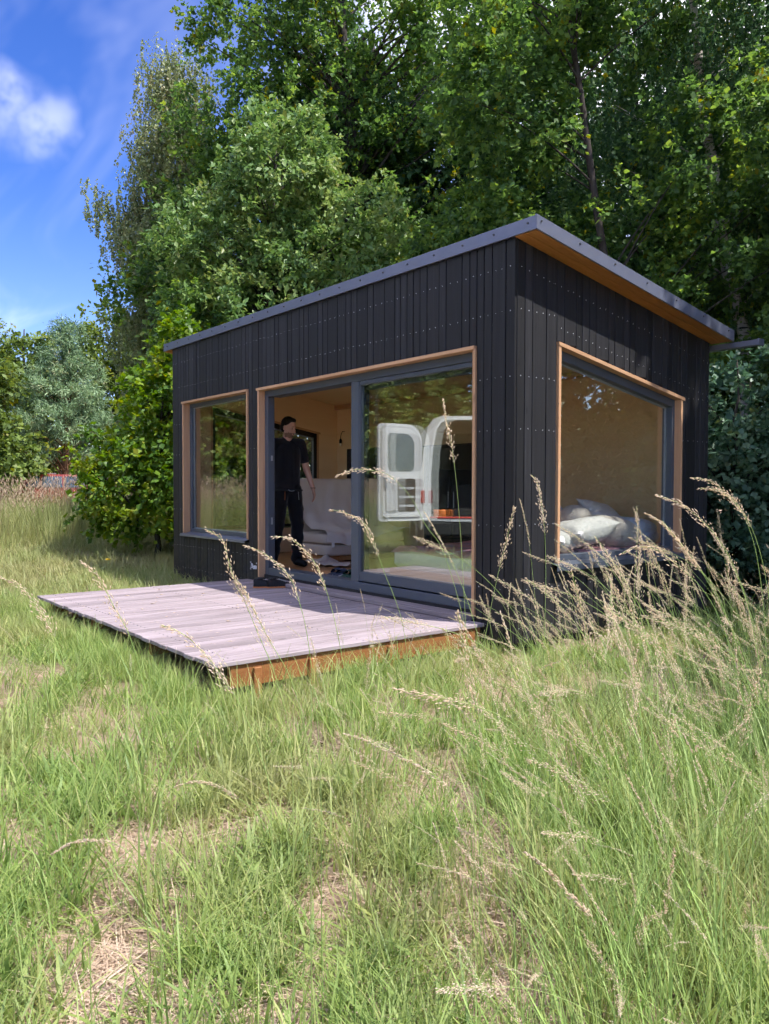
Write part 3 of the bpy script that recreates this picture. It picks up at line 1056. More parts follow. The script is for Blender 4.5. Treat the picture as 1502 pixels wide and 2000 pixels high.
# ------------------------------------------------------------------ soft things
def pillow(name, size, mat_, puff=1.0, pinch=2.6, seed=0, n=16):
    """cushion in its own x-y plane, thick in z, with drawn-out corners"""
    sx, sy, sz = size
    r = random.Random(seed)
    ph = [r.uniform(0, 6) for _ in range(6)]
    V, F = [], []
    for side in (1, -1):
        for i in range(n + 1):
            for j in range(n + 1):
                u, v = -1 + 2 * i / n, -1 + 2 * j / n
                k = 1 - .13 * (1 - abs(u) ** 3) * abs(v) ** 3
                k2 = 1 - .13 * (1 - abs(v) ** 3) * abs(u) ** 3
                t = max(0.0, (1 - abs(u) ** pinch)) ** .55 * max(0.0, (1 - abs(v) ** pinch)) ** .55
                w_ = 1 + .10 * math.sin(3.1 * u + ph[0]) * math.sin(2.7 * v + ph[1]) + .05 * math.sin(7 * u + ph[2] + 3 * v) * math.sin(6 * v + ph[3])
                V.append((u * sx / 2 * k2, v * sy / 2 * k, side * (sz / 2 * t * w_ * puff + .002)))
    m_ = (n + 1) ** 2
    for s_ in (0, 1):
        for i in range(n):
            for j in range(n):
                a_ = s_ * m_ + i * (n + 1) + j
                q = (a_, a_ + n + 1, a_ + n + 2, a_ + 1)
                F.append(q if s_ == 0 else tuple(reversed(q)))
    rim = [i * (n + 1) for i in range(n + 1)] + [n * (n + 1) + j for j in range(1, n + 1)] + [i * (n + 1) + n for i in range(n - 1, -1, -1)] + [j for j in range(n - 1, 0, -1)]
    for k in range(len(rim)):
        a_, b_ = rim[k], rim[(k + 1) % len(rim)]
        F.append((b_, a_, a_ + m_, b_ + m_))
    mb = MB()
    mb.add(V, F)
    return mb.mesh(name, mat_, True)


def place(name, me, loc, rot, label=None, cat=None, group=None):
    o = bpy.data.objects.new(name, me)
    COL.objects.link(o)
    o.location = loc
    o.rotation_euler = rot
    if label:
        tag(o, label, cat, group)
    return o


# bed at the near end
bed = empty('bed', (-.9, 1.45, FZ))
tag(bed, 'low bed under the sloping end window with pink plaid cover', 'bed')
MB().box(-1.75, -.172, .18, 2.69, FZ + .001, .58, .01).build('bed_base', M['floor'], bed)
mt_ = MB()
mt_.box(-1.73, -.176, .19, 2.68, .582, .775, .045)
mt_.build('mattress', M['throw'], bed, True)
# plaid cover: gently wavy sheet over the mattress
V, F = [], []
n1, n2 = 26, 40
for i in range(n1 + 1):
    for j in range(n2 + 1):
        x, y = -1.74 + i * (1.74 - .171) / n1, .185 + j * 2.5 / n2
        z = .792 + .008 * math.sin(x * 9 + 2 * math.sin(y * 4)) + .007 * math.sin(y * 13 + x * 5)
        if i in (0, n1) or j in (0, n2):
            z -= .05
        V.append((x, y, z))
for i in range(n1):
    for j in range(n2):
        a_ = i * (n2 + 1) + j
        F.append((a_, a_ + n2 + 1, a_ + n2 + 2, a_ + 1))
pc = MB().add(V, F).build('plaid_cover', M['plaid'], bed, True)

CU = 'cushions on the bed behind the end window'
place('cushion', pillow('cushion', (.52, .72, .27), M['boucle'], 1, 2.6, 1), (-.36, 1.24, .935), (R_(6), R_(-14), R_(4)), 'large white cushion lying nearest the end window pane', 'cushion', CU)
place('cushion', pillow('cushion', (.40, .42, .20), M['boucle'], 1, 2.6, 2), (-.30, .78, .905), (R_(-8), R_(10), R_(20)), 'white cushion cut off by the left lining of the end window', 'cushion', CU)
mb = MB()
mb.ball((0, 0, 0), (.20, .47, .155), 28, 16, .8)
place('bolster_cushion', mb.mesh('bolster_cushion', M['boucle_warm'], True), (-.53, 1.92, .925), (R_(-7), 0, R_(-4)), 'long cream oval cushion in the middle of the pile', 'cushion', CU)
mb = MB()
mb.ball((0, 0, 0), (.15, .175, .155), 24, 14, .9)
mb.ball((0, .12, .0), (.10, .09, .09), 16, 10, .9)
place('knot_cushion', mb.mesh('knot_cushion', M['boucle_warm'], True), (-.68, 1.64, 1.03), (R_(-15), 0, 0), 'small round cream cushion with a knobbly end', 'cushion', CU)
place('cushion', pillow('cushion', (.50, .72, .19), M['boucle'], 1, 2.9, 5), (-.78, 2.27, 1.03), (R_(-9), R_(44), R_(6)), 'white square cushion standing up with one pointed corner raised', 'cushion', CU)
place('cushion', pillow('cushion', (.42, .40, .20), M['duvet'], 1, 2.6, 6), (-.98, 1.62, 1.10), (0, R_(46), R_(10)), 'pale cushion at the back left of the pile', 'cushion', CU)
mb = MB()
mb.ball((0, 0, 0), (.24, .37, .135), 28, 16, .72)
mb.ball((.0, .10, -.05), (.25, .26, .09), 24, 12, .7)
place('duvet', mb.mesh('duvet', M['duvet'], True), (-.58, 2.30, .925), (R_(-4), 0, R_(-3)), 'folded pale blue duvet at the right end of the bed', 'duvet')

# sheepskin thrown over a stool behind the fixed glass
stool = empty('stool', (-1.30, .72, FZ))
tag(stool, 'low stool with a pale mint sheepskin behind the fixed pane', 'stool')
for (dx, dy) in ((-.16, -.14), (.16, -.14), (-.16, .14), (.16, .14)):
    MB().tube([(-1.30 + dx * 1.1, .72 + dy * 1.1, FZ + .001), (-1.30 + dx * .9, .72 + dy * .9, .66)], [.014, .018], 8).build('leg', M['floor'], stool)
MB().box(-1.52, -1.08, .54, .90, .655, .685, .008).build('seat', M['floor'], stool)
V, F = [], []
for i in range(25):
    for j in range(21):
        u, v = -1 + i / 12, -1 + j / 10
        rr = 1 + .12 * math.sin(5 * math.atan2(v, u) + 1)
        x, y = -1.30 + u * .33 * rr, .72 + v * .27 * rr
        d = max(0, max(abs(u) * .33 - .20, abs(v) * .27 - .17))
        z = .705 - d * 1.25 + .018 * math.sin(13 * u + 7 * v) * math.sin(11 * v)
        V.append((x, y, max(z, .42)))
for i in range(24):
    for j in range(20):
        a_ = i * 21 + j
        F.append((a_, a_ + 21, a_ + 22, a_ + 1))
MB().add(V, F).build('sheepskin', M['mint'], stool, True)

# sofa at the far end, facing the bed
sofa = empty('sofa', (-4.85, 1.95, FZ))
tag(sofa, 'beige sofa standing behind the man, covered by a throw', 'sofa')
for (za, zb_) in ((.445, .590), (.600, .735)):
    mb = MB()
    mb.ball((-4.76, 1.95, (za + zb_) / 2), (.405, .70, (zb_ - za) / 2 * 1.12), 48, 20, .28)
    mb.build('seat_cushion', M['sofa'], sofa, True)
MB().box(-5.28, -4.42, 1.30, 2.62, .372, .440, .01).build('sofa_base', M['floor'], sofa)
for (x, y) in ((-5.2, 1.34), (-4.52, 1.34), (-5.2, 2.52), (-4.52, 2.52)):
    MB().box(x, x + .05, y, y + .05, FZ + .001, .371).build('leg', M['black'], sofa)
mb = MB()
mb.ball((-5.20, 1.95, .95), (.12, .69, .50), 40, 18, .28)
mb.build('backrest', M['sofa'], sofa, True)
# throw: falls from the backrest over the seat, hem running askew
V, F = [], []
nu, nv = 52, 60
prof = [(-5.335, 1.25), (-5.33, 1.44), (-5.25, 1.468), (-5.10, 1.462), (-5.068, 1.38), (-5.04, 1.18), (-4.97, .98), (-4.86, .85), (-4.70, .785), (-4.52, .762), (-4.395, .748), (-4.345, .70), (-4.335, .60), (-4.333, .50)]
pl = np.array(prof)
cum_ = np.concatenate([[0], np.cumsum(np.linalg.norm(np.diff(pl, axis=0), axis=1))])
for i in range(nu + 1):
    u = i / nu
    y = 1.225 + u * 1.42
    full = cum_[-1] - .16 + .10 * math.sin(u * 4.2 + .9) - .20 * max(0, .25 - u)
    for j in range(nv + 1):
        d = full * j / nv
        x = float(np.interp(d, cum_, pl[:, 0]))
        z = float(np.interp(d, cum_, pl[:, 1]))
        k = j / nv
        wr = .026 * k * math.sin(6 * u + 5 * k) + .016 * math.sin(15 * u - 10 * k * k) * k + .007 * math.sin(31 * u + 13 * k)
        V.append((x + abs(wr) * .9 + .004, y + .04 * k * math.sin(3 * u), z + abs(wr) * .8 + .006))
for i in range(nu):
    for j in range(nv):
        a_ = i * (nv + 1) + j
        F.append((a_, a_ + nv + 1, a_ + nv + 2, a_ + 1))
# the side of the throw hanging down past the arm end of the backrest
throw = MB().add(V, F).build('throw_blanket', M['throw'], None, True)
tag(throw, 'white throw blanket draped over the sofa behind the man', 'blanket')
MB().box(-4.332, -4.326, 1.30, 1.345, .565, .635).build('care_label', M['white'], throw)
# crumpled cloth on the floor
V, F = [], []
for i in range(31):
    for j in range(15):
        u, v = i / 30, j / 14
        z = FZ + .012 + .085 * math.exp(-((u - .38) / .16) ** 2 - ((v - .5) / .33) ** 2) + .028 * abs(math.sin(9 * u + 4 * v)) * math.sin(math.pi * v) + .018 * abs(math.sin(17 * u - 6 * v))
        V.append((-4.62 + u * .85 + .05 * math.sin(6 * v), 1.0 + v * .34 + .05 * math.sin(7 * u), z))
for i in range(30):
    for j in range(14):
        a_ = i * 15 + j
        F.append((a_, a_ + 15, a_ + 16, a_ + 1))
tag(MB().add(V, F).build('crumpled_cloth', M['sofa'], None, True), 'beige cloth crumpled on the floor before the sofa', 'cloth')

# black cabinet added on the back wall to darken what the fixed pane shows
cab = empty('added_cupboard', (CX0 + .5, IY1 - .3, FZ))
tag(cab, 'black cabinet added at the back wall to darken the fixed pane', 'added_cupboard')
MB().box(CX0, CX1, IY1 - .42, IY1 - .014, FZ + .06, CZ1 - .021, .004).build('carcass', M['black'], cab)
MB().box(CX0 - .01, CX1 + .01, IY1 - .45, IY1 - .014, CZ1 - .02, CZ1, .003).build('top', M['black'], cab)
MB().box(CX0 + .02, CX1 - .02, IY1 - .40, IY1 - .03, FZ + .001, FZ + .059).build('plinth', M['black'], cab)
for k in range(2):
    w_ = (CX1 - CX0) / 2
    dpart = MB().box(CX0 + k * w_ + .004, CX0 + (k + 1) * w_ - .004, IY1 - .44, IY1 - .421, FZ + .07, CZ1 - .03, .003).build('door', M['black'], cab)
    MB().tube([(CX0 + w_ + (.05 if k else -.05), IY1 - .455, 1.1), (CX0 + w_ + (.05 if k else -.05), IY1 - .455, 1.3)], .006, 6).build('handle', M['zinc'], dpart)

# bare bulb on its cord, on the back wall
lamp = empty('wall_lamp', (-6.03, IY1 - .013, 2.20))
tag(lamp, 'bare bulb on a short black cord on the plywood wall', 'lamp')
MB().tube([(-5.985, IY1 - .014, 2.235), (-5.985, IY1 - .05, 2.235), (-6.01, IY1 - .06, 2.20), (-6.03, IY1 - .06, 2.15), (-6.03, IY1 - .06, 2.12)], .005, 6).build('cord', M['black'], lamp, True)
MB().tube([(-6.03, IY1 - .06, 2.125), (-6.03, IY1 - .06, 2.105), (-6.03, IY1 - .06, 2.05)], [.008, .020, .023], 12).build('socket', M['black'], lamp, True)
MB().ball((-6.03, IY1 - .06, 2.035), (.021, .021, .028), 12, 8).build('bulb', M['bulb'], lamp, True)

# slippers leaning against the sill inside
def slipper(loc, rz, mt, label):
    root = empty('slipper', loc, rz)
    tag(root, label, 'slipper', 'slippers by the door sill')
    n = 18
    out = []
    for k in range(n):
        a_ = 2 * math.pi * k / n
        out.append((.052 * math.cos(a_) * (1 - .12 * math.sin(a_)), .13 * math.sin(a_)))
    mb = MB()
    mb.prism(out, 2, 0, .022)
    mb.build('sole', M['whitefoam'], root, False, False)
    mb = MB()
    mb.prism([(p * .88, q * .93) for p, q in out], 2, .0225, .027)
    mb.build('insole', mt, root, False, False)
    st = []
    for i in range(9):
        t_ = i / 8
        a_ = math.pi * t_
        for yy in (-.005, .075):
            st.append((.056 * math.cos(a_), yy, .024 + .05 * math.sin(a_)))
    F_ = [(2 * i, 2 * i + 1, 2 * i + 3, 2 * i + 2) for i in range(8)]
    MB().add(st, F_).build('strap', mt, root, True, False)
    root.rotation_euler = (R_(7), 0, rz)
    return root


for k, (x, mt, lb) in enumerate(((-3.02, 'navy', 'navy slipper standing on end, first from the man'), (-2.915, 'navy', 'navy slipper standing on end beside the green pair'),
                                 (-2.78, 'greenfoam', 'dark green slipper standing on end next to the navy pair'), (-2.68, 'greenfoam', 'dark green slipper standing on end nearest the door post'))):
    slipper((x, .43, FZ + .018), R_(12 + 3 * k), M[mt], lb)


# sneakers on the deck
def sneaker(loc, rz, label):
    root = empty('sneaker', loc, rz)
    tag(root, label, 'shoe', 'trainers on the deck')
    n = 20
    out = []
    for k in range(n):
        a_ = 2 * math.pi * k / n
        c_, s_ = math.cos(a_), math.sin(a_)
        out.append((.145 * c_, (.048 if c_ > 0 else .038) * math.copysign(abs(s_) ** .8, s_)))
    mb = MB()
    mb.prism(out, 2, .001, .016)
    mb.build('outsole', M['orange'], root, False, False)
    mb = MB()
    mb.prism([(p * .99, q * .97) for p, q in out], 2, .0165, .030)
    mb.build('midsole', M['shoe'], root, False, False)
    V, F = [], []
    rings = [(-.140, .030, .085, .024), (-.120, .036, .105, .032), (-.08, .038, .100, .036), (-.03, .040, .088, .040), (.02, .043, .078, .042), (.07, .046, .060, .044), (.115, .042, .048, .036), (.142, .026, .036, .016)]
    for (x, hw, zt_, _) in rings:
        for k in range(11):
            a_ = math.pi * k / 10
            V.append((x, hw * math.cos(a_), .030 + (zt_ - .030) * math.sin(a_) ** .7))
    for i in range(len(rings) - 1):
        for k in range(10):
            a_ = i * 11 + k
            F.append((a_, a_ + 1, a_ + 12, a_ + 11))
    F.append(tuple(range(11)))
    F.append(tuple(range((len(rings) - 1) * 11, len(rings) * 11)))
    MB().add(V, F).build('upper', M['shoe'], root, True, False)
    MB().ball((-.075, 0, .103), (.052, .030, .012), 14, 6).build('collar', M['black'], root, True, False)
    lc = MB()
    for i in range(4):
        x = -.01 + i * .022
        z = .094 - i * .008
        lc.tube([(x, -.026, z - .006), (x + .006, 0, z + .002), (x, .026, z - .006)], .0035, 5)
    lc.build('laces', M['zinc'], root, True, False)
    return root


sneaker((-3.28, -.285, DZ + .003), R_(62), 'black trainer with orange sole, in front of its twin')
sneaker((-3.21, -.165, DZ + .003), R_(78), 'black trainer with orange sole, closer to the door')


# ------------------------------------------------------------------ the man
def capsule(mb, p1, p2, r1, r2, n=14):
    p1, p2 = np.array(p1, float), np.array(p2, float)
    d = p2 - p1
    ln = np.linalg.norm(d)
    d = d / (ln + 1e-9)
    pts, rad = [], []
    for k in range(5):
        a_ = math.pi / 2 * k / 5
        pts.append(p1 - d * r1 * math.cos(a_))
        rad.append(max(1e-4, r1 * math.sin(a_)))
    pts.append(p1)
    rad.append(r1)
    pts.append(p2)
    rad.append(r2)
    for k in range(1, 6):
        a_ = math.pi / 2 * k / 5
        pts.append(p2 + d * r2 * math.sin(a_))
        rad.append(max(1e-4, r2 * math.cos(a_)))
    T = d
    ref = np.array([0, 0, 1.0]) if abs(T[2]) < .9 else np.array([1.0, 0, 0])
    u = np.cross(T, ref)
    u /= np.linalg.norm(u)
    w_ = np.cross(T, u)
    vs = [p + r * (math.cos(2 * math.pi * k / n) * u + math.sin(2 * math.pi * k / n) * w_) for p, r in zip(pts, rad) for k in range(n)]
    fs = [(i * n + k, i * n + (k + 1) % n, (i + 1) * n + (k + 1) % n, (i + 1) * n + k) for i in range(len(pts) - 1) for k in range(n)]
    fs += [tuple(reversed(range(n))), tuple(range((len(pts) - 1) * n, len(pts) * n))]
    mb.add(vs, fs)


def fuse(mb, voxel, smooth_it=4, tris=None):
    """weld overlapping closed shapes into one continuous surface"""
    me = mb.mesh('fuse')
    o = bpy.data.objects.new('fuse', me)
    COL.objects.link(o)
    r = o.modifiers.new('r', 'REMESH')
    r.mode = 'VOXEL'
    r.voxel_size = voxel
    s = o.modifiers.new('s', 'SMOOTH')
    s.iterations = smooth_it
    s.factor = .5
    dg = bpy.context.evaluated_depsgraph_get()
    out = bpy.data.meshes.new_from_object(o.evaluated_get(dg))
    bpy.data.objects.remove(o, do_unlink=True)
    bpy.data.meshes.remove(me)
    out.polygons.foreach_set('use_smooth', [True] * len(out.polygons))
    return out


# local axes: +X front, +Y his left, +Z up; soles at 0
J = dict(hipL=(0, .095, .96), hipR=(0, -.095, .96), kneeL=(.03, .13, .52), kneeR=(.06, -.14, .52), ankL=(-.01, .14, .09), ankR=(.02, -.20, .09),
         shL=(0, .185, 1.535), shR=(0, -.185, 1.535), elL=(.0, .265, 1.22), elR=(-.02, -.27, 1.22), wrL=(.07, .325, .975), wrR=(.06, -.31, .97))
body = MB()
for s in ('L', 'R'):
    sg = 1 if s == 'L' else -1
    capsule(body, J['hip' + s], J['knee' + s], .078, .055)
    capsule(body, J['knee' + s], J['ank' + s], .054, .036)
    capsule(body, J['ank' + s], (J['ank' + s][0] + .12, J['ank' + s][1] + sg * .02, .04), .036, .030)
    capsule(body, (0, sg * .06, 1.545), J['sh' + s], .055, .058)
    capsule(body, J['sh' + s], J['el' + s], .054, .043)
    capsule(body, J['el' + s], J['wr' + s], .044, .027)
    # hand: palm, four fingers with a bend, thumb
    wv = np.array(J['wr' + s])
    d = np.array([.22, sg * .12, -1.0])
    d /= np.linalg.norm(d)
    ff = np.array([1, -sg * .15, .15])
    ff -= d * (ff @ d)
    ff /= np.linalg.norm(ff)
    for k, (o_, ln) in enumerate(((.030, .078), (.010, .090), (-.010, .084), (-.029, .064))):
        r0 = wv + d * .012 + ff * o_ * .6
        r1 = wv + d * .092 + ff * o_
        capsule(body, r0, r1, .0155, .0125, 10)
        dm = d + np.array([.05, -sg * .34, .0])
        dm /= np.linalg.norm(dm)
        mid = r1 + dm * ln * .5
        dt = d + np.array([.05, -sg * .80, .05])
        dt /= np.linalg.norm(dt)
        capsule(body, r1, mid, .0105, .0095, 10)
        capsule(body, mid, mid + dt * ln * .5, .0095, .0075, 10)
    th0 = wv + d * .03 + ff * .022
    th1 = th0 + (d * .6 + ff * .75 + np.array([0, -sg * .25, 0])) * .042
    capsule(body, th0, th1, .015, .0115, 10)
    capsule(body, th1, th1 + (d * .9 + ff * .35) * .036, .011, .0085, 10)
capsule(body, (0, 0, 1.0), (0, 0, 1.12), .125, .12)
capsule(body, (0, -.04, 1.12), (0, -.055, 1.42), .105, .10)
capsule(body, (0, .04, 1.12), (0, .055, 1.42), .105, .10)
capsule(body, (-.01, 0, 1.50), (.022, .012, 1.66), .062, .056)
# head, turned to his left and bowed a little
HM = Matrix.Translation((.035, .015, 1.735)) @ Matrix.Rotation(R_(36), 4, 'Z') @ Matrix.Rotation(R_(14), 4, 'Y')
h = MB()
h.ball((-.012, 0, .035), (.098, .076, .098), 20, 14)
h.ball((.022, 0, -.035), (.070, .060, .082), 18, 12)
h.ball((.048, 0, -.088), (.036, .036, .030), 14, 10)
h.ball((.088, 0, -.020), (.017, .0125, .032), 12, 10)
h.ball((.100, 0, -.037), (.017, .015, .012), 12, 10)
h.ball((.074, 0, .024), (.016, .044, .012), 14, 10)
h.ball((.080, 0, -.066), (.013, .026, .009), 12, 8)
for sg in (-1, 1):
    h.ball((.062, sg * .036, -.022), (.022, .022, .022), 12, 8)
    h.ball((-.012, sg * .076, -.010), (.018, .010, .031), 12, 10)
    h.ball((.005, sg * .052, -.065), (.030, .018, .036), 12, 8)
h.xf(HM)
body.add(h.v, h.f)
bm_ = fuse(body, .0062, 3)
bm_.name = 'person'
for mm in ('skin', 'stubble'):
    bm_.materials.append(M[mm])
HI = HM.inverted()
for p in bm_.polygons:
    c = HI @ p.center
    jit = .006 * math.sin(c.x * 310) * math.sin(c.y * 270 + c.z * 190)
    if c.x > .0 + jit and -.118 + jit < c.z < -.050 - .012 * (c.x < .04) + jit and abs(c.y) < .09 and not (c.z > -.074 and c.x > .083 and abs(c.y) < .022) and p.center.z > 1.60:
        p.material_index = 1
    elif c.x > .085 and abs(c.y) < .03 and -.062 < c.z < -.052:
        p.material_index = 1
PERS = (-4.345, .625, FZ)
PRZ = R_(-12)
man = bpy.data.objects.new('person', bm_)
COL.objects.link(man)
man.location = PERS
man.rotation_euler = (0, 0, PRZ)
tag(man, 'bearded man in black t-shirt and black trousers standing in the doorway', 'person')


def dress(name, mb, mt, voxel=.009, it=7):
    me = fuse(mb, voxel, it)
    me.name = name
    me.materials.append(mt)
    o = bpy.data.objects.new(name, me)
    COL.objects.link(o)
    o.parent = man
    return o


tee = MB()
capsule(tee, (0, -.055, 1.10), (.0, -.06, 1.43), .118, .120)
capsule(tee, (0, .055, 1.10), (.0, .06, 1.43), .118, .120)
capsule(tee, (.015, 0, 1.0), (.01, 0, 1.45), .128, .125)
capsule(tee, (0, -.055, .985), (0, -.055, 1.1), .112, .118)
capsule(tee, (0, .055, .985), (0, .055, 1.1), .112, .118)
capsule(tee, (-.008, 0, 1.535), (-.004, 0, 1.575), .080, .068)
for s in ('L', 'R'):
    sg = 1 if s == 'L' else -1
    capsule(tee, (0, sg * .05, 1.545), (0, sg * .175, 1.535), .068, .072)
    a_, b_ = np.array(J['sh' + s]), np.array(J['el' + s])
    capsule(tee, a_, a_ + (b_ - a_) * .62, .070, .062)
tt_ = dress('t_shirt', tee, M['tee'])
for v in tt_.data.vertices:     # soft folds round the waist
    k = max(0, 1.32 - v.co.z)
    v.co.x += .010 * k * math.sin(v.co.z * 60 + v.co.y * 18)
    v.co.y += .008 * k * math.sin(v.co.z * 48 + 2)
tr_ = MB()
for s in ('L', 'R'):
    sg = 1 if s == 'L' else -1
    capsule(tr_, (0, sg * .085, .955), J['knee' + s], .112, .082)
    capsule(tr_, J['knee' + s], (J['ank' + s][0], J['ank' + s][1], .075), .080, .070)
    capsule(tr_, (.005, sg * .13, .86), (.015, sg * .165, .72), .06, .055)
capsule(tr_, (0, -.05, .985), (0, .05, .985), .122, .122)
tro = dress('trousers', tr_, M['trouser'])
for v in tro.data.vertices:
    k = sstep(.6, .1, v.co.z) + .35
    v.co.x += float(.008 * k * math.sin(v.co.z * 44 + v.co.y * 20))
    v.co.y += float(.006 * k * math.sin(v.co.z * 37 + 1))
b = MB()
for k in range(33):
    a_ = 2 * math.pi * k / 32
b.tube([(.148 * math.cos(2 * math.pi * k / 40), .195 * math.sin(2 * math.pi * k / 40), .955) for k in range(41)], .012, 6, False)
b.build('belt', M['rubber'], man, True, False)
bk = MB()
bk.tube([(.158, -.035, .963), (.166, -.015, .948), (.167, .015, .945), (.160, .04, .955)], .006, 6)
bk.build('belt_buckle', M['zinc'], man, True, False)
for y_, mt in ((-.075, 'orange'), (.10, 'zinc')):
    MB().tube([(.142, y_, .94), (.150, y_ * 1.02, .89), (.150, y_ * 1.05, .835)], .0035, 5).build('key_cord', M[mt], man, True, False)
MB().tube([(J['wrL'][0] + .030 * math.cos(a_), J['wrL'][1] + .030 * math.sin(a_), .985) for a_ in np.linspace(0, 6.283, 17)], .004, 5, False).build('wrist_band', M['rubber'], man, True, False)
hr = MB()
hr.ball((-.020, 0, .048), (.097, .0795, .094), 22, 16)
hr.ball((-.052, 0, -.002), (.064, .073, .070), 18, 12)
hr.ball((.034, 0, .104), (.044, .052, .030), 16, 10)
hr.xf(HM)
hair = dress('hair', hr, M['hair'], .008, 3)
for sg in (-1, 1):
    e = MB().ball((.0775, sg * .030, .002), (.006, .010, .0045), 10, 8).xf(HM)
    e.build('eye', M['hair'], man, True, False)
for sg in (-1, 1):
    MB().tube([tuple(HM @ Vector(p)) for p in ((.084, sg * .012, .023), (.083, sg * .030, .027), (.070, sg * .046, .020))], [.0035, .004, .002], 6).build('eyebrow', M['hair'], man, True, False)
MB().tube([tuple(HM @ Vector(p)) for p in ((.076, -.022, -.068), (.092, 0, -.066), (.076, .022, -.068))], [.002, .0032, .002], 6).build('mouth', M['stubble'], man, True, False)
for s in ('L', 'R'):
    sg = 1 if s == 'L' else -1
    ax, ay = J['ank' + s][0], J['ank' + s][1]
    sh = MB()
    capsule(sh, (ax - .035, ay, .055), (ax + .06, ay + sg * .01, .055), .050, .050)
    capsule(sh, (ax + .06, ay + sg * .01, .052), (ax + .175, ay + sg * .03, .040), .048, .040)
    for i in range(len(sh.v)):
        x, y, z = sh.v[i]
        sh.v[i] = (x, y, max(z, .002))
    me = fuse(sh, .009, 2)
    me.name = 'shoe'
    me.materials.append(M['shoe'])
    o = bpy.data.objects.new('shoe', me)
    COL.objects.link(o)
    o.parent = man


# ------------------------------------------------------------------ van (stands out of frame; its open rear mirrors in the fixed pane)
VX, VY = -5.43, -4.89
van = empty('delivery_van', (VX, VY, float(hgt(VX - 1.5, VY - 1.2)) + .0), math.atan2(-.62, -.785))
tag(van, 'white delivery van with open rear doors, mirrored in the sliding door pane', 'van')


def vb(name, mt, mb, parent=None, smooth=False):
    return mb.build(name, M[mt], parent or van, smooth, False)


HWID, H0, H1, LEN = .95, .55, 2.42, 5.0
sec = [(-HWID, .45), (-HWID, 1.35), (-HWID + .03, 1.75), (-HWID + .11, 2.22), (-HWID + .20, 2.36), (-HWID + .34, H1)]
sec = sec + [(-p, q) for p, q in reversed(sec)]
sh = MB()
xs = [.02, .10, 1.2, 2.6, 3.35, 3.9, 4.35, 4.8, 5.0]
sca = [(1, 1), (1, 1), (1, 1), (1, 1), (.99, .985), (.97, .93), (.96, .66), (.93, .52), (.86, .46)]
rings = []
for x, (sy_, tz) in zip(xs, sca):
    rings.append([(x, p * sy_, .45 + (q - .45) * (tz if q > .9 else min(1, tz * 1.4))) for p, q in sec])
V = [p for r in rings for p in r]
n = len(sec)
F = [(i * n + k, i * n + k + 1, (i + 1) * n + k + 1, (i + 1) * n + k) for i in range(len(xs) - 1) for k in range(n - 1)]
F.append(tuple(range((len(xs) - 1) * n, len(xs) * n)))
sh.add(V, F)
vb('body', 'vanwhite', sh, None, True)
# rear frame round the opening
fr = MB()
inner = [(p * .82 if abs(p) > .5 else p * .78, .66 + (q - .45) * .86) for p, q in sec]
nV = [(0.0, p, q) for p, q in sec] + [(0.0, p, q) for p, q in inner] + [(.10, p, q) for p, q in inner]
Fq = []
for k in range(n - 1):
    Fq.append((k, k + 1, n + k + 1, n + k))
    Fq.append((n + k, n + k + 1, 2 * n + k + 1, 2 * n + k))
fr.add(nV, Fq)
fr.box(-.04, .09, -.93, .93, .605, .655, .012)
vb('rear_frame', 'vanwhite', fr)
vb('cargo_floor', 'vandark', MB().box(.02, 3.2, -.88, .88, .60, .66))
vb('load_edge', 'redmat', MB().box(-.055, .06, -.80, .80, .656, .685, .006))
vb('bulkhead', 'vandark', MB().box(2.3, 2.33, -.86, .86, .66, 1.55))
vb('bulkhead_top', 'vanbrown', MB().box(2.3, 2.33, -.84, .84, 1.552, 2.28))
vb('cargo_side', 'vanbrown', MB().box(.12, 2.29, .80, .83, .665, 2.15))
vb('cargo_side', 'vanbrown', MB().box(.12, 2.29, -.83, -.80, .665, 2.15))
for x in (.4, .9, 1.5):
    vb('cargo_rib', 'vanwhite', MB().box(x, x + .06, -.80, -.77, .665, 2.15, .01))
vb('bumper', 'tyre', MB().box(-.16, -.005, -.92, .92, .36, .600, .03))
vb('bumper_step', 'zinc', MB().box(-.17, -.03, -.55, .55, .6015, .612, .004))
for sg in (-1, 1):
    vb('tail_light', 'tail', MB().box(-.03, .02, sg * .93 - .045, sg * .93 + .045, .92, 1.14, .012))
for x in (1.0, 4.15):
    for sg in (-1, 1):
        wv_ = vb('wheel', 'tyre', MB().tube([(x, sg * .97, .34), (x, sg * .74, .34)], .34, 24))
        vb('rim', 'rim', MB().tube([(x, sg * .985, .34), (x, sg * .96, .34)], [.17, .20], 16), wv_)
vb('crate', 'crate_or', MB().box(.22, .45, -.72, -.50, .662, .80, .015))
vb('cargo_box', 'vandark', MB().box(.9, 1.6, -.35, .5, .662, 1.25, .01))


def rrect(y0, y1, z0, z1, r, rtop=None, n=6):
    """rounded rectangle outline in y-z; rtop = (radius at y0 top, radius at y1 top)"""
    rt0, rt1 = rtop or (r, r)
    out = []
    for (cy_, cz_, rr, a0) in ((y0 + r, z0 + r, r, 180), (y1 - r, z0 + r, r, 270), (y1 - rt1, z1 - rt1, rt1, 0), (y0 + rt0, z1 - rt0, rt0, 90)):
        for k in range(n + 1):
            a_ = R_(a0 + 90 * k / n)
            out.append((cy_ + rr * math.cos(a_), cz_ + rr * math.sin(a_)))
    return out


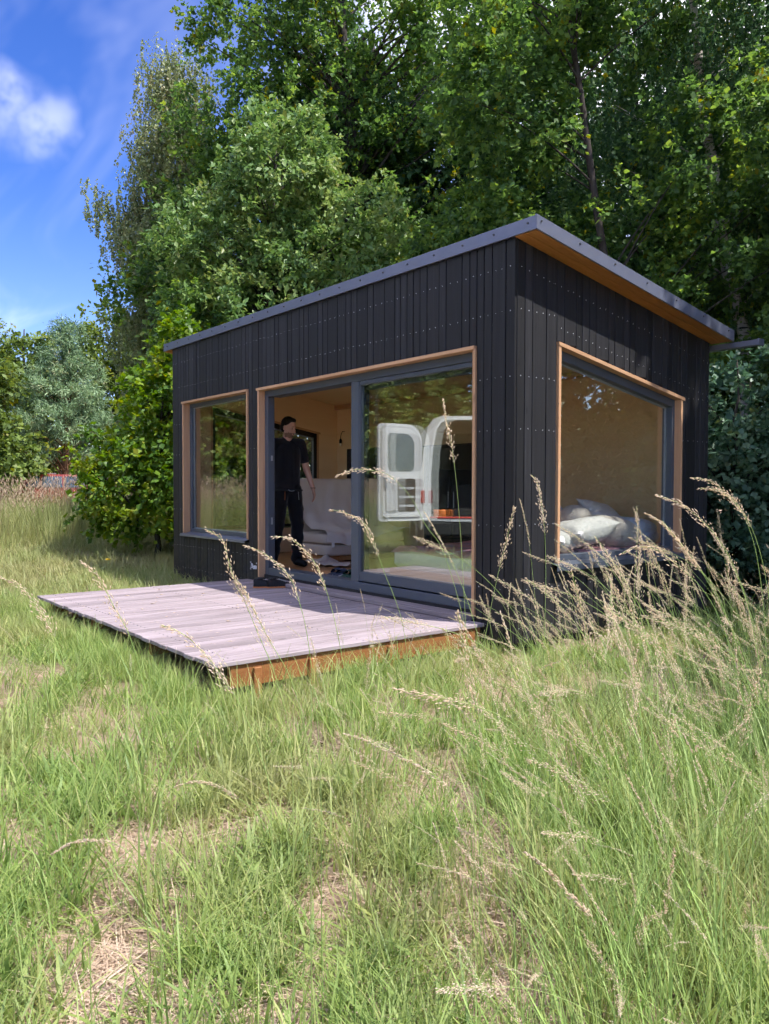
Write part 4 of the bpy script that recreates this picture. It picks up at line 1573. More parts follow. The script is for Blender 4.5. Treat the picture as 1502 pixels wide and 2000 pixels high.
def van_door(hy, ang, sg):
    """rear door hinged at y = hy; at ang 0 it closes the opening"""
    mat_ = Matrix.Translation((-.02, hy, 0)) @ Matrix.Rotation(ang, 4, 'Z')

    def slab(x0, x1, *a_, **kw):
        mb = MB()
        mb.prism([(p * sg, q) for p, q in rrect(*a_, **kw)], 0, x0, x1)
        return mb

    def put(name, mt, mb, par=None):
        mb.xf(mat_)
        return vb(name, mt, mb, par)
    d = slab(-.055, .0, .0, .86, .62, 2.26, .06, rtop=(.30, .10))
    od_ = put('rear_door', 'vanwhite', d)
    put('seal', 'vaninner', slab(.0002, .005, .035, .825, .66, 2.22, .05, rtop=(.27, .08)), od_)
    put('inner_panel', 'vanwhite', slab(.0052, .020, .065, .795, .69, 2.19, .05, rtop=(.25, .07)), od_)
    put('window', 'carglass', slab(.0202, .025, .17, .70, 1.46, 2.10, .10, rtop=(.20, .08)), od_)
    put('lower_panel', 'vandark', slab(.0202, .025, .15, .50, .78, 1.34, .05), od_)
    put('door_pocket', 'vaninner', slab(.0202, .045, .53, .74, .80, 1.30, .04), od_)
    for k in range(3):
        put('panel_rib', 'vaninner', slab(.0252, .033, .18, .47, .86 + k * .15, .90 + k * .15, .015), od_)
    put('latch', 'zinc', slab(.0202, .050, .72, .78, 1.18, 1.36, .015), od_)
    return od_


van_door(-.94, R_(150), 1)
van_door(.94, R_(-168), -1)
for sg in (-1, 1):
    vb('side_mirror', 'tyre', MB().box(3.75, 3.85, sg * 1.08 - .09, sg * 1.08 + .09, 1.35, 1.65, .03))
vb('windscreen', 'carglass', MB().prism([(3.93, 2.05), (4.30, 1.60), (4.31, 1.62), (3.94, 2.07)], 1, -.72, .72))

# ------------------------------------------------------------------ red car behind the tall grass
car = empty('parked_car', (-29.3, 5.0, float(hgt(-29.3, 5.0))), R_(232))
tag(car, 'red car half hidden behind the tall grass at the meadow edge', 'car')
prof = [(-2.1, .35), (-2.15, .75), (-1.95, 1.02), (-1.7, 1.42), (-1.25, 1.56), (.35, 1.58), (.75, 1.50), (1.35, 1.02), (2.0, .88), (2.15, .60), (2.1, .35)]
V, F = [], []
for yy, k in ((-.84, 0), (-.74, 1), (.74, 1), (.84, 0)):
    for (x, z) in prof:
        V.append((x * (1 if k else .985), yy, z if k or z < 1.1 else 1.02))
n = len(prof)
for r in range(3):
    for k in range(n):
        a_, b_ = r * n + k, r * n + (k + 1) % n
        F.append((a_, b_, b_ + n, a_ + n))
F += [tuple(reversed(range(n))), tuple(range(3 * n, 4 * n))]


def cb(name, mt, mb, parent=None, smooth=False):
    return mb.build(name, M[mt], parent or car, smooth, False)


cb('body', 'carred', MB().add(V, F))
cb('windscreen', 'carglass', MB().add([(.80, -.66, 1.475), (1.33, -.70, 1.06), (1.33, .70, 1.06), (.80, .66, 1.475)], [(0, 1, 2, 3)]).xf(Matrix.Translation((.012, 0, .014))))
cb('rear_window', 'carglass', MB().add([(-1.69, -.62, 1.40), (-1.92, -.66, 1.06), (-1.92, .66, 1.06), (-1.69, .62, 1.40)], [(0, 1, 2, 3)]).xf(Matrix.Translation((-.016, 0, .010))))
for sg in (-1, 1):
    for (xa, xb) in ((-1.55, -.65), (-.58, .25), (.32, .95)):
        z = 1.49
        cb('side_window', 'carglass', MB().add([(xa, sg * .852, 1.06), (xb, sg * .852, 1.06), (min(xb, .62), sg * .762, z), (xa + .04, sg * .762, z)], [(0, 1, 2, 3)]))
    for x in (-1.35, 1.35):
        wv_ = cb('wheel', 'tyre', MB().tube([(x, sg * .86, .31), (x, sg * .66, .31)], .31, 20))
        cb('rim', 'rim', MB().tube([(x, sg * .875, .31), (x, sg * .85, .31)], [.16, .19], 14), wv_)
    cb('headlight', 'whitefoam', MB().box(2.05, 2.13, sg * .62 - .14, sg * .62 + .14, .62, .76, .02))
cb('roof_rail', 'zinc', MB().box(.1, .6, -.25, .25, 1.60, 1.63, .01))

# ------------------------------------------------------------------ trees
def unit(v):
    return v / (np.linalg.norm(v, axis=-1, keepdims=True) + 1e-9)


def foliage(rs, C, O, rad, nt, nl, ll, lw_, hang=0.0, spread=1.0, tint_c=None, flat=0.35, fold=.25):
    """leaves on nt twigs round every clump centre; returns verts, tris, tint"""
    nc = len(C)
    rad = np.broadcast_to(np.asarray(rad, float), (nc,))
    rnd = unit(rs.normal(size=(nc, nt, 3)))
    d = unit(O[:, None, :] * .55 + rnd * spread + np.array([0, 0, .12 - hang * 2.2]))
    if hang > .5:
        d = unit(rnd * .33 + np.array([0, 0, -1.0]))
    ln = rad[:, None] * rs.uniform(.55, 1.15, (nc, nt)) * (1 + hang * .9)
    st = C[:, None, :] + rs.normal(size=(nc, nt, 3)) * rad[:, None, None] * (.18 + .35 * (hang > .5))
    t = np.sqrt(rs.uniform(.02, 1, (nc, nt, nl)))
    sag = np.array([0, 0, -1.0]) * (t ** 2)[..., None] * (ln * .18)[:, :, None, None]
    P = st[:, :, None, :] + d[:, :, None, :] * (t * ln[:, :, None])[..., None] + sag + rs.normal(size=(nc, nt, nl, 3)) * ll * .35
    ax = unit(d[:, :, None, :] * .55 + unit(rs.normal(size=(nc, nt, nl, 3))) * .85 + np.array([0, 0, -.10 - .5 * hang]))
    nn = unit(np.array([0, 0, 1.0]) * .75 + O[:, None, None, :] * flat + unit(rs.normal(size=(nc, nt, nl, 3))) * .62)
    P, ax, nn = P.reshape(-1, 3), ax.reshape(-1, 3), nn.reshape(-1, 3)
    sd_ = unit(np.cross(ax, nn))
    nn = np.cross(sd_, ax)
    N = len(P)
    sz = np.clip(np.exp(rs.normal(-.12, .28, (N, 1))), .4, 1.45)
    l, w2 = ll * sz, lw_ * sz * .5
    bend = l * rs.uniform(-.05, fold, (N, 1))
    v0 = P
    v1 = P + ax * l * .48 + sd_ * w2 + nn * bend * .6
    v2 = P + ax * l - nn * bend * .35
    v3 = P + ax * l * .48 - sd_ * w2 + nn * bend * .6
    V = np.stack([v0, v1, v2, v3], 1).reshape(-1, 3)
    b = np.arange(N) * 4
    F = np.stack([np.stack([b, b + 1, b + 2], 1), np.stack([b, b + 2, b + 3], 1)], 1).reshape(-1, 3)
    tc_ = rs.uniform(.0, .55, nc) if tint_c is None else tint_c
    tint = np.repeat(tc_, nt * nl) + np.repeat(rs.normal(0, .10, nc * nt), nl) + rs.normal(.16, .16, N)
    # young bright leaves at the twig ends
    tint = tint + (t.ravel() > .93) * .18
    return V, F, np.repeat(np.clip(tint, 0, 1), 4)


def lobes(rs, spec, base):
    """clump centres and outward directions from lobes (dx,dy,z,rx,ry,rz,n)"""
    C, O = [], []
    for (dx, dy, z, rx, ry, rz, n) in spec:
        u = unit(rs.normal(size=(n, 3)))
        k = rs.uniform(.22, 1.0, (n, 1)) ** .45 * (1 + rs.normal(0, .10, (n, 1)))
        C.append(np.array([base[0] + dx, base[1] + dy, base[2] + z]) + u * k * np.array([rx, ry, rz]))
        O.append(u)
    return np.concatenate(C), np.concatenate(O)


def limb_set(mb, rs, trunk, tr, C, n, rmax=.05):
    """limbs from the trunk polyline to some of the clump centres"""
    T = np.array(trunk, float)
    zz = T[:, 2]
    idx = rs.choice(len(C), min(n, len(C)), replace=False)
    for i in idx:
        c = C[i]
        hd = math.hypot(c[0] - T[-1][0], c[1] - T[-1][1])
        za = np.clip(c[2] - rs.uniform(.35, .8) * hd - .3, zz[0] + .12 * (zz[-1] - zz[0]), zz[-1] * .98)
        p0 = np.array([np.interp(za, zz, T[:, 0]), np.interp(za, zz, T[:, 1]), za])
        md = (p0 + c) / 2 + np.array([0, 0, .12 * hd]) + rs.normal(0, .10, 3) * (.3 + .2 * hd)
        s = np.linspace(0, 1, 6)[:, None]
        P = (1 - s) ** 2 * p0 + 2 * s * (1 - s) * md + s ** 2 * c
        r0 = min(rmax, .4 * float(np.interp(za, zz, tr)) + .012)
        mb.tube(P, np.linspace(r0, .006, 6), 5, False)


def tree(name, label, base, trunk, tr, spec, leafm, barkm, rad, nt, nl, ll, lw_, seed, hang=0.0, limbs=40, group=None, tshift=0.0, cat='tree', parts=('trunk', 'crown'), rmax=.05, extra=None):
    """trunk: list of offsets (dx,dy,z) from base"""
    rs = np.random.default_rng(seed)
    base = np.array(base, float)
    root = empty(name, tuple(base))
    tag(root, label, cat, group)
    C, O = lobes(rs, spec, base)
    if extra is not None:
        E_ = np.array(extra, float)
        C = np.concatenate([C, E_])
        O = np.concatenate([O, unit(rs.normal(size=E_.shape))])
    V, F, tint = foliage(rs, C, O, rad * rs.uniform(.7, 1.3, len(C)), nt, nl, ll, lw_, hang, tint_c=np.clip(rs.uniform(.0, .55, len(C)) + tshift, 0, .9))
    mb = MB()
    # resampled, slightly crooked trunk
    T = np.array(trunk, float)
    s = np.linspace(0, 1, 14)
    so_ = np.linspace(0, 1, len(T))
    TP = np.stack([np.interp(s, so_, T[:, k]) for k in range(3)], 1)
    TP[1:-1, :2] += rs.normal(0, .035, (12, 2))
    TR = np.interp(s, so_, tr)
    TR[0] *= 1.35
    mb.tube(TP + base, TR, 10)
    limb_set(mb, rs, TP + base, TR, C, limbs, rmax)
    mb.build(parts[0], barkm, root, True)
    me = np_mesh(parts[1], V, F, [leafm], {'tint': tint})
    link(parts[1], me, root)
    return root


# --- wood behind the cabin, from the meadow side to the shady right
tree('birch_tree', 'pale weeping birch at the edge of the wood, beside open sky', (-15.2, 3.4, .2),
     [(0, 0, 0), (.1, 0, 4), (-.05, .1, 8.5), (.2, .4, 11.6)], [.15, .12, .06, .012],
     [(.3, .5, 11.3, .7, .8, 1.1, 46), (.2, .5, 9.6, 1.1, 1.15, 1.4, 110), (.1, .3, 7.6, 1.25, 1.3, 1.5, 130), (.2, .3, 5.2, 1.3, 1.3, 1.5, 110), (.2, .3, 3.2, 1.2, 1.2, 1.2, 60)],
     M['leaf_birch'], M['bark_birch'], .42, 9, 26, .070, .054, 11, hang=.9, limbs=60, tshift=.08, rmax=.03,
     extra=[(-16.05 + .055 * k, 2.25 + .07 * k, 9.0 - .22 * (k % 3) - .05 * k) for k in range(20)] + [(-15.3 + .02 * k, 3.1 + .05 * (k % 3), 7.6 - .3 * k) for k in range(9)])
tree('alder_tree', 'large dark alder rising behind the oak, sky gaps in its crown', (-10.3, 6.1, 0),
     [(0, 0, 0), (.1, .1, 4), (-.1, 0, 9), (-.3, -.2, 13.5)], [.24, .2, .14, .04],
     [(-1.3, -1.6, 11.9, 1.5, 1.5, 1.3, 62), (-1.5, -1.8, 9.3, 1.4, 1.4, 1.3, 62), (0, 0, 12.2, 2.0, 2.0, 1.5, 84), (-.6, -.5, 9.6, 1.9, 1.9, 1.4, 84), (1.6, 2.0, 11.2, 2.0, 2.0, 1.6, 84), (1.4, 1.7, 8.4, 2.0, 2.0, 1.5, 80), (0, 0, 6.7, 2.2, 2.2, 1.4, 60)],
     M['leaf_alder'], M['bark'], .58, 9, 19, .096, .074, 12, limbs=80, rmax=.05)
tree('oak_tree', 'young bright green oak just behind the low end of the roof', (-9.1, 3.1, .1),
     [(0, 0, 0), (.05, 0, 2), (.1, 0, 4.5), (.2, .1, 7.6)], [.11, .09, .06, .02],
     [(.3, .2, 7.2, 1.1, 1.1, 1.0, 52), (-.5, -.5, 5.9, 1.2, 1.2, 1.1, 62), (1.0, .9, 5.7, 1.5, 1.3, 1.1, 70), (.3, 0, 4.4, 1.6, 1.6, 1.0, 74), (-.7, -.8, 3.7, 1.0, 1.0, .9, 38), (1.5, 1.2, 4.3, 1.2, 1.2, .9, 40)],
     M['leaf_oak'], M['bark'], .44, 9, 18, .115, .062, 13, limbs=80, rmax=.02, tshift=.12)
tree('alder_tree', 'slender alder with a bare leaning trunk behind the roof ridge', (-3.0, 5.9, 0),
     [(0, 0, 0), (-.15, -.05, 3), (-.35, -.35, 5.6), (-.75, -.75, 9.2), (-.85, -.9, 11)], [.085, .072, .058, .04, .015],
     [(-1.3, -1.4, 7.2, 1.2, 1.1, .9, 64), (-.9, -1.2, 8.8, 1.5, 1.3, 1.0, 64), (-2.0, -1.3, 5.4, 1.1, 1.0, .8, 44), (.2, .5, 9.4, 1.6, 1.6, 1.2, 60), (.9, 1.0, 6.4, 1.3, 1.3, 1.2, 54), (-.8, .6, 4.9, 1.5, 1.4, 1.2, 54), (.9, 1.2, 4.2, 1.5, 1.4, 1.2, 50)],
     M['leaf_alder'], M['bark'], .46, 9, 18, .088, .070, 14, limbs=36, tshift=.0, rmax=.018)
tree('birch_tree', 'birch with a white leaning trunk in the shade on the right', (-2.15, 8.5, 0),
     [(0, 0, 0), (-.2, -.25, 3.2), (-.55, -.65, 6.2), (-.85, -1.0, 9.3), (-.8, -1.1, 12)], [.12, .105, .085, .06, .03],
     [(-.7, -.6, 9.8, 1.8, 1.8, 1.8, 110), (.6, .4, 7.4, 1.6, 1.6, 1.8, 95), (-1.8, -.9, 7.2, 1.4, 1.4, 1.6, 85), (.3, .9, 5.0, 1.6, 1.6, 1.5, 75), (-1.4, .2, 4.6, 1.4, 1.4, 1.3, 55)],
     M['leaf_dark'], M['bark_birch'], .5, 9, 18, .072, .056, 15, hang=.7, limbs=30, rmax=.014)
WB = 'dense trees deep in the wood'
wood_roots = []
for k, (x, y, lb, hh, sd_) in enumerate((
        (-11.6, 7.0, 'dense tree filling the wood behind the oak', 11.5, 21), (-9.0, 9.6, 'dense tree filling the wood behind the large alder', 12.5, 22),
        (-6.6, 11.5, 'dense tree filling the wood above the roof ridge', 12.5, 23), (-4.2, 13.3, 'dense dark tree deep in the wood behind the leaning birch', 12.5, 24),
        (-1.6, 12.6, 'dense dark tree at the right border of the wood', 12.5, 25), (-13.2, 4.9, 'dense tree between the weeping birch and the oak', 9.0, 26))):
    h_ = hh
    wr_ = tree('wood_tree', lb, (x, y, .1), [(0, 0, 0), (.1, .1, h_ * .4), (0, -.1, h_ * .75), (0, 0, h_)], [.2, .16, .09, .03],
         [(0, 0, h_ * .86, 1.8, 1.8, h_ * .14, 45), (-.6, -.5, h_ * .64, 2.2, 2.2, h_ * .15, 75), (.7, .6, h_ * .42, 2.3, 2.3, h_ * .15, 75), (-.4, -.3, h_ * .2, 2.0, 2.0, h_ * .14, 55)],
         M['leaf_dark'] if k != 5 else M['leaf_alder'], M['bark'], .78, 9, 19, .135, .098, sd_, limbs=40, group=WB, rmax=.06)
    wood_roots.append(wr_)
for k, (x, y) in enumerate(((-7.6, 15.0), (-3.4, 16.6), (-11.4, 12.4), (.4, 15.8), (-1.0, 19.0), (-5.6, 19.0), (-13.6, 9.2))):
    src = wood_roots[1 + k % 4]
    r = src.copy()
    COL.objects.link(r)
    r['label'] = 'dense tree in the hidden back row of the wood'
    r.location = (x, y, .1)
    r.rotation_euler = (0, 0, 1.1 + k * 1.7)
    r.scale = (1.12, 1.12, 1.12)
    for ch in src.children:
        c_ = ch.copy()
        COL.objects.link(c_)
        c_.parent = r
        c_.matrix_parent_inverse = ch.matrix_parent_inverse.copy()

# hazel bushes at the low end of the cabin
tree('hazel_bush', 'bright hazel bush standing at the far corner of the cabin', (-8.75, .75, .15), [(0, 0, 0), (.05, 0, .9), (.0, .1, 2.0), (0, .1, 3.2)], [.05, .045, .03, .01],
     [(-.1, -.25, 1.25, .95, .95, .85, 70), (.1, .2, 2.3, .95, .95, .85, 62), (.3, .8, 1.2, 1.0, .9, .9, 46), (.2, .7, 3.2, .8, .8, .75, 42)],
     M['leaf_hazel'], M['bark'], .40, 8, 13, .100, .082, 31, limbs=46, cat='bush', parts=('stems', 'foliage'), tshift=.10, rmax=.02)
tree('hazel_bush', 'taller shaded bush between hazel and oak', (-9.6, 2.3, .15), [(0, 0, 0), (.05, 0, 1.2), (.0, .1, 2.8), (0, .1, 4.4)], [.06, .05, .035, .01],
     [(0, 0, 1.3, 1.1, 1.1, 1.1, 60), (.1, .1, 2.9, 1.1, 1.1, 1.1, 60), (-.1, -.1, 4.2, .9, .9, .9, 40)],
     M['leaf_alder'], M['bark'], .45, 8, 13, .105, .082, 32, limbs=40, cat='bush', parts=('stems', 'foliage'), rmax=.02)
# shrubs in the shade right of the cabin
SH = 'shrubs in the shade beside the cabin'
for k, (x, y, h_, lb) in enumerate(((-.75, 4.75, 3.0, 'grey-green shrub crowding the rear corner of the cabin'), (-.05, 5.4, 3.4, 'tall shrub under the gutter end at the right border'),
                                    (-1.7, 5.3, 2.6, 'low shrub behind the cabin wall'), (.45, 4.55, 1.9, 'low bramble shrub at the right border beside tall grass'))):
    tree('shrub', lb, (x, y, 0), [(0, 0, 0), (.05, 0, h_ * .4), (0, .1, h_)], [.035, .03, .008],
         [(0, 0, h_ * .75, .8, .8, h_ * .25, 34), (.1, -.1, h_ * .42, .9, .9, h_ * .28, 46), (-.1, .2, h_ * .18, .8, .8, h_ * .18, 22)],
         M['leaf_shrub'], M['bark'], .38, 7, 11, .088, .062, 41 + k, limbs=34, group=SH, cat='shrub', parts=('stems', 'foliage'), rmax=.014)
# trees just outside the frame on the sunny side: they throw the shade over the right end
SHD = 'trees shading the right end of the cabin'
for k, (x, y, h_, sd_, sp_) in enumerate(((4.5, 4.9, 10.5, 51, 2.0), (7.3, 3.0, 10.0, 52, 1.9), (3.4, 8.6, 12.0, 53, 2.2), (1.3, 8.9, 11.0, 54, 1.9))):
    tree('shade_tree', 'broadleaf tree beyond the right border that shades the cabin end', (x, y, 0), [(0, 0, 0), (.1, 0, 3), (0, 0, h_ * .7), (0, 0, h_)], [.18, .15, .09, .03],
         [(0, 0, h_ * .84, sp_ * .8, sp_ * .8, h_ * .15, 50), (-.2, .2, h_ * .62, sp_, sp_, h_ * .14, 70), (.3, .3, h_ * .42, sp_, sp_, h_ * .12, 50)],
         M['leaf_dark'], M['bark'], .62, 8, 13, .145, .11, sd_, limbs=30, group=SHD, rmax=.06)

# unseen bushes added beyond the right border, blocking sky in the end pane
pb = None
for k, (x, y, sc, rz) in enumerate(((1.7, 6.6, .85, 0), (3.0, 7.2, .85, 1.3), (4.4, 7.6, .85, 2.6), (5.9, 7.3, .9, 4.0), (7.4, 6.2, .85, 5.1), (3.9, 9.6, 1.1, .6))):
    if pb is None:
        pb = tree('sky_screen_bush', 'tall unseen bush added beyond the right border to screen the sky', (0, 0, 0), [(0, 0, 0), (.05, 0, 1.6), (0, .1, 4.6)], [.06, .045, .01],
                  [(0, 0, 3.7, .95, .95, .9, 40), (.1, -.1, 2.3, 1.1, 1.1, 1.0, 55), (0, .1, .9, 1.0, 1.0, .8, 40)],
                  M['leaf_dark'], M['bark'], .5, 8, 12, .13, .10, 95, limbs=24, group='unseen bushes added beyond the right border', cat='bush', parts=('stems', 'foliage'), rmax=.02)
        r = pb
    else:
        r = pb.copy()
        COL.objects.link(r)
        for ch in pb.children:
            c_ = ch.copy()
            COL.objects.link(c_)
            c_.parent = r
    r.location = (x, y, 0)
    r.rotation_euler = (0, 0, rz)
    r.scale = (sc, sc, sc)

# --- far side of the meadow
tree('pine_tree', 'grey-green bushy pine with a bare lower trunk beyond the tall grass', (-34.6, 6.9, .35), [(0, 0, 0), (.15, 0, 2.5), (0, .2, 5.0), (0, .3, 8.6)], [.19, .16, .10, .02],
     [(0, .3, 8.0, .55, .6, .8, 12), (-.1, -.2, 6.9, .9, 1.0, .7, 18), (0, 1.0, 6.2, .9, .9, .6, 14), (-.2, -.9, 5.6, 1.0, 1.0, .6, 16), (.1, .4, 5.2, 1.3, 1.4, .6, 20), (0, -.7, 4.1, 1.5, 1.5, .6, 24), (.2, 1.2, 4.0, 1.1, 1.1, .6, 16), (0, -.2, 2.9, 1.5, 1.7, .5, 18)],
     M['needle'], M['bark_pine'], .50, 18, 17, .20, .036, 61, limbs=70, rmax=.06)
FAR = 'broadleaf trees along the far meadow edge'
for k, (x, y, h_, lb, mt) in enumerate((
        (-41.5, 6.9, 9.6, 'round green tree rising behind the pine', 'leaf_far'), (-39.0, 11.0, 10.6, 'domed yellow-green tree between pine and hazel', 'leaf_far'),
        (-42.5, 3.2, 8.2, 'green tree behind the pine on its open side', 'leaf_far'), (-31.2, 1.6, 6.3, 'pale green tree at the left border before the others', 'leaf_far'),
        (-43.0, -.8, 7.8, 'broad tree at the left border behind the willow', 'leaf_far'), (-36.5, 14.5, 9.0, 'tree half hidden behind the hazel bush', 'leaf_far'))):
    tree('meadow_edge_tree', lb, (x, y, .3), [(0, 0, 0), (.1, .1, h_ * .4), (0, 0, h_ * .75), (0, 0, h_)], [.2, .16, .09, .03],
         [(0, 0, h_ * .80, 2.0, 2.0, h_ * .18, 60), (-.3, -.8, h_ * .55, 2.6, 2.6, h_ * .18, 85), (.3, .8, h_ * .30, 2.6, 2.6, h_ * .18, 75), (0, 0, h_ * .12, 2.2, 2.2, h_ * .12, 40)],
         M[mt], M['bark'], .85, 8, 13, .24, .18, 71 + k, limbs=30, group=FAR, rmax=.06)
# trees across the meadow, seen only as a mirror image in the panes
MIR = 'trees across the meadow mirrored in the panes'
proto = None
mspots = ((-24.5, -16.5, 1.0, 0), (-21.2, -19.8, 1.1, 1.2), (-27.5, -12.8, 1.05, 2.2), (-17.6, -23.0, 1.0, 3.1), (-29.8, -8.6, 1.0, 4.2), (-25.5, -20.5, 1.2, 5.0), (-31.0, -13.5, 1.2, .7), (-21.5, -24.5, 1.2, 1.9),
          (-33.5, -5.5, 1.0, 2.8), (-13.5, -25.5, 1.05, 3.7), (-28.5, -17.0, 1.25, 5.6))
for k, (x, y, sc, rz) in enumerate(mspots):
    lb = 'broadleaf tree across the meadow, seen only mirrored in the panes'
    if proto is None:
        proto = tree('mirrored_tree', lb, (0, 0, 0), [(0, 0, 0), (.1, .1, 3.6), (0, 0, 6.8), (0, 0, 9.0)], [.2, .16, .09, .03],
                     [(0, 0, 7.4, 2.0, 2.0, 1.8, 60), (-.3, -.8, 5.2, 2.5, 2.5, 1.7, 80), (.3, .8, 2.9, 2.5, 2.5, 1.7, 75), (0, 0, 1.2, 2.2, 2.2, 1.1, 45)],
                     M['leaf_far'], M['bark'], .8, 8, 13, .22, .16, 91, limbs=30, group=MIR, rmax=.06)
        r = proto
    else:
        r = proto.copy()
        COL.objects.link(r)
        for ch in proto.children:
            c_ = ch.copy()
            COL.objects.link(c_)
            c_.parent = r
    r.location = (x, y, .4)
    r.rotation_euler = (0, 0, rz)
    r.scale = (sc, sc, sc)

# ------------------------------------------------------------------ grasses
tufts = bpy.data.collections.new('grass_tufts')      # templates for the scattered grass, not linked to the scene


def blades(rs, n, radius, h0, h1, wid, lean, curl, seg=4, lie=0.0):
    """n curved blades; returns V,F(quads as 2 tris),tint,tt"""
    a_ = rs.uniform(0, 2 * np.pi, n)
    r = radius * np.sqrt(rs.uniform(0, 1, n))
    base = np.stack([r * np.cos(a_), r * np.sin(a_), np.zeros(n)], 1)
    az = rs.uniform(0, 2 * np.pi, n)
    h = rs.uniform(h0, h1, n)
    ln = np.abs(rs.normal(lean, .15, n))
    cu = np.abs(rs.normal(curl, .25, n))
    hd = np.stack([np.cos(az), np.sin(az), np.zeros(n)], 1)
    sdv = np.stack([-np.sin(az), np.cos(az), np.zeros(n)], 1)
    tw = rs.uniform(-.6, .6, n)
    sdv = sdv * np.cos(tw)[:, None] + np.array([0, 0, 1.0]) * np.sin(tw)[:, None] * .3
    s = np.linspace(0, 1, seg + 1)
    ang = ln[:, None] + lie + cu[:, None] * s[None, :] ** 1.5 * 1.3
    ang = np.minimum(ang, 2.3 if lie < 1 else 1.62)
    st = h[:, None] / seg
    dx = np.concatenate([np.zeros((n, 1)), np.cumsum(np.sin(ang[:, :-1]) * st, 1)], 1)
    dz = np.concatenate([np.zeros((n, 1)), np.cumsum(np.cos(ang[:, :-1]) * st, 1)], 1)
    if lie >= 1:
        dz = np.maximum(dz, 0) * .5 + rs.uniform(.004, .035, n)[:, None]
    w_ = wid * np.clip(np.exp(rs.normal(-.1, .42, n)), .35, 2.2)[:, None] * np.clip(1.12 - s ** 1.6, .10, 1)[None, :] * .5
    ctr = base[:, None, :] + hd[:, None, :] * dx[..., None] + np.array([0, 0, 1.0]) * dz[..., None]
    Lf = ctr + sdv[:, None, :] * w_[..., None]
    Rt = ctr - sdv[:, None, :] * w_[..., None]
    V = np.stack([Lf, Rt], 2).reshape(-1, 3)
    m_ = 2 * (seg + 1)
    F = []
    for k in range(seg):
        b = np.arange(n) * m_ + 2 * k
        F.append(np.stack([b, b + 1, b + 3], 1))
        F.append(np.stack([b, b + 3, b + 2], 1))
    F = np.concatenate(F)
    tint = np.repeat(np.clip(rs.beta(1.3, 1.5, n), 0, 1), m_)
    tt = np.tile(np.repeat(s, 2), n)
    return V, F, tint, tt


def spikes(rs, P, D, ln, wd):
    """elongated octahedra at P along D"""
    n = len(P)
    D = unit(D)
    ref = unit(rs.normal(size=(n, 3)))
    u = unit(np.cross(D, ref))
    w_ = np.cross(D, u)
    ln = np.broadcast_to(ln, (n,))[:, None]
    wd = np.broadcast_to(wd, (n,))[:, None]
    m_ = P + D * ln * .42
    V = np.stack([P, m_ + u * wd * .5, m_ + w_ * wd * .5, m_ - u * wd * .5, m_ - w_ * wd * .5, P + D * ln], 1).reshape(-1, 3)
    b = np.arange(n) * 6
    F = []
    for k in range(4):
        k2 = 1 + (k + 1) % 4
        F.append(np.stack([b, b + k2, b + 1 + k], 1))
        F.append(np.stack([b + 5, b + 1 + k, b + k2], 1))
    return V, np.concatenate(F), np.repeat(rs.uniform(0, 1, n), 6)


def stalk_geo(rs, path, head_len, nspk, r0=.0014, r1=.0006, sl=.0095, sw=.0026, loose=1.0):
    """stem tube along path (base first) and a panicle on its last head_len metres; separate arrays for stem and head"""
    P = np.array(path, float)
    # Catmull-Rom resample
    Q = []
    for i in range(len(P) - 1):
        p0, p1, p2, p3 = P[max(i - 1, 0)], P[i], P[i + 1], P[min(i + 2, len(P) - 1)]
        for t in np.linspace(0, 1, 5)[:-1]:
            Q.append(.5 * ((2 * p1) + (-p0 + p2) * t + (2 * p0 - 5 * p1 + 4 * p2 - p3) * t * t + (-p0 + 3 * p1 - 3 * p2 + p3) * t ** 3))
    Q.append(P[-1])
    Q = np.array(Q)
    cl = np.concatenate([[0], np.cumsum(np.linalg.norm(np.diff(Q, axis=0), axis=1))])
    tot = cl[-1]
    mb = MB()
    mb.tube(Q, np.interp(cl, [0, tot], [r0, r1]), 4, False)
    sV = np.array(mb.v)
    sF = np.array([(f[0], f[1], f[2]) for f in mb.f] + [(f[0], f[2], f[3]) for f in mb.f])
    stt = np.repeat(np.clip(cl / tot, 0, 1), 4)
    # panicle
    d = tot - head_len * rs.beta(1.1, 1.15, nspk)
    C = np.stack([np.interp(d, cl, Q[:, k]) for k in range(3)], 1)
    T = unit(np.stack([np.interp(np.minimum(d + .01, tot), cl, Q[:, k]) for k in range(3)], 1) - np.stack([np.interp(d - .01, cl, Q[:, k]) for k in range(3)], 1))
    k = (tot - d) / head_len
    br = unit(T * 1.2 + unit(rs.normal(size=(nspk, 3))) * .75 + np.array([0, 0, -.22]))
    lnb = (.003 + .026 * k * (1 - .35 * k)) * rs.uniform(.2, 1.25, nspk) * loose
    S = C + br * lnb[:, None]
    D = unit(T * .95 + br * .55 + unit(rs.normal(size=(nspk, 3))) * .22 + np.array([0, 0, -.18]))
    hV, hF, ht = spikes(rs, S, D, sl * rs.uniform(.7, 1.2, nspk), sw * rs.uniform(.7, 1.2, nspk))
    # branchlets as hair-thin triangles
    off = unit(np.cross(br, rs.normal(size=(nspk, 3)))) * .0004
    bV = np.stack([C - off, C + off, S], 1).reshape(-1, 3)
    b = np.arange(nspk) * 3 + len(hV)
    hV = np.concatenate([hV, bV])
    hF = np.concatenate([hF, np.stack([b, b + 1, b + 2], 1)])
    ht = np.concatenate([ht, np.full(3 * nspk, .4)])
    return (sV, sF, stt), (hV, hF, ht)


def template(name, V, F, mats, attrs, mat_idx=None):
    me = np_mesh(name, V, F, mats, attrs, mat_idx)
    o = bpy.data.objects.new(name, me)
    return o


def make_coll(name, objs):
    c = bpy.data.collections.new(name)
    for o in objs:
        c.objects.link(o)
    return c


rs = np.random.default_rng(77)


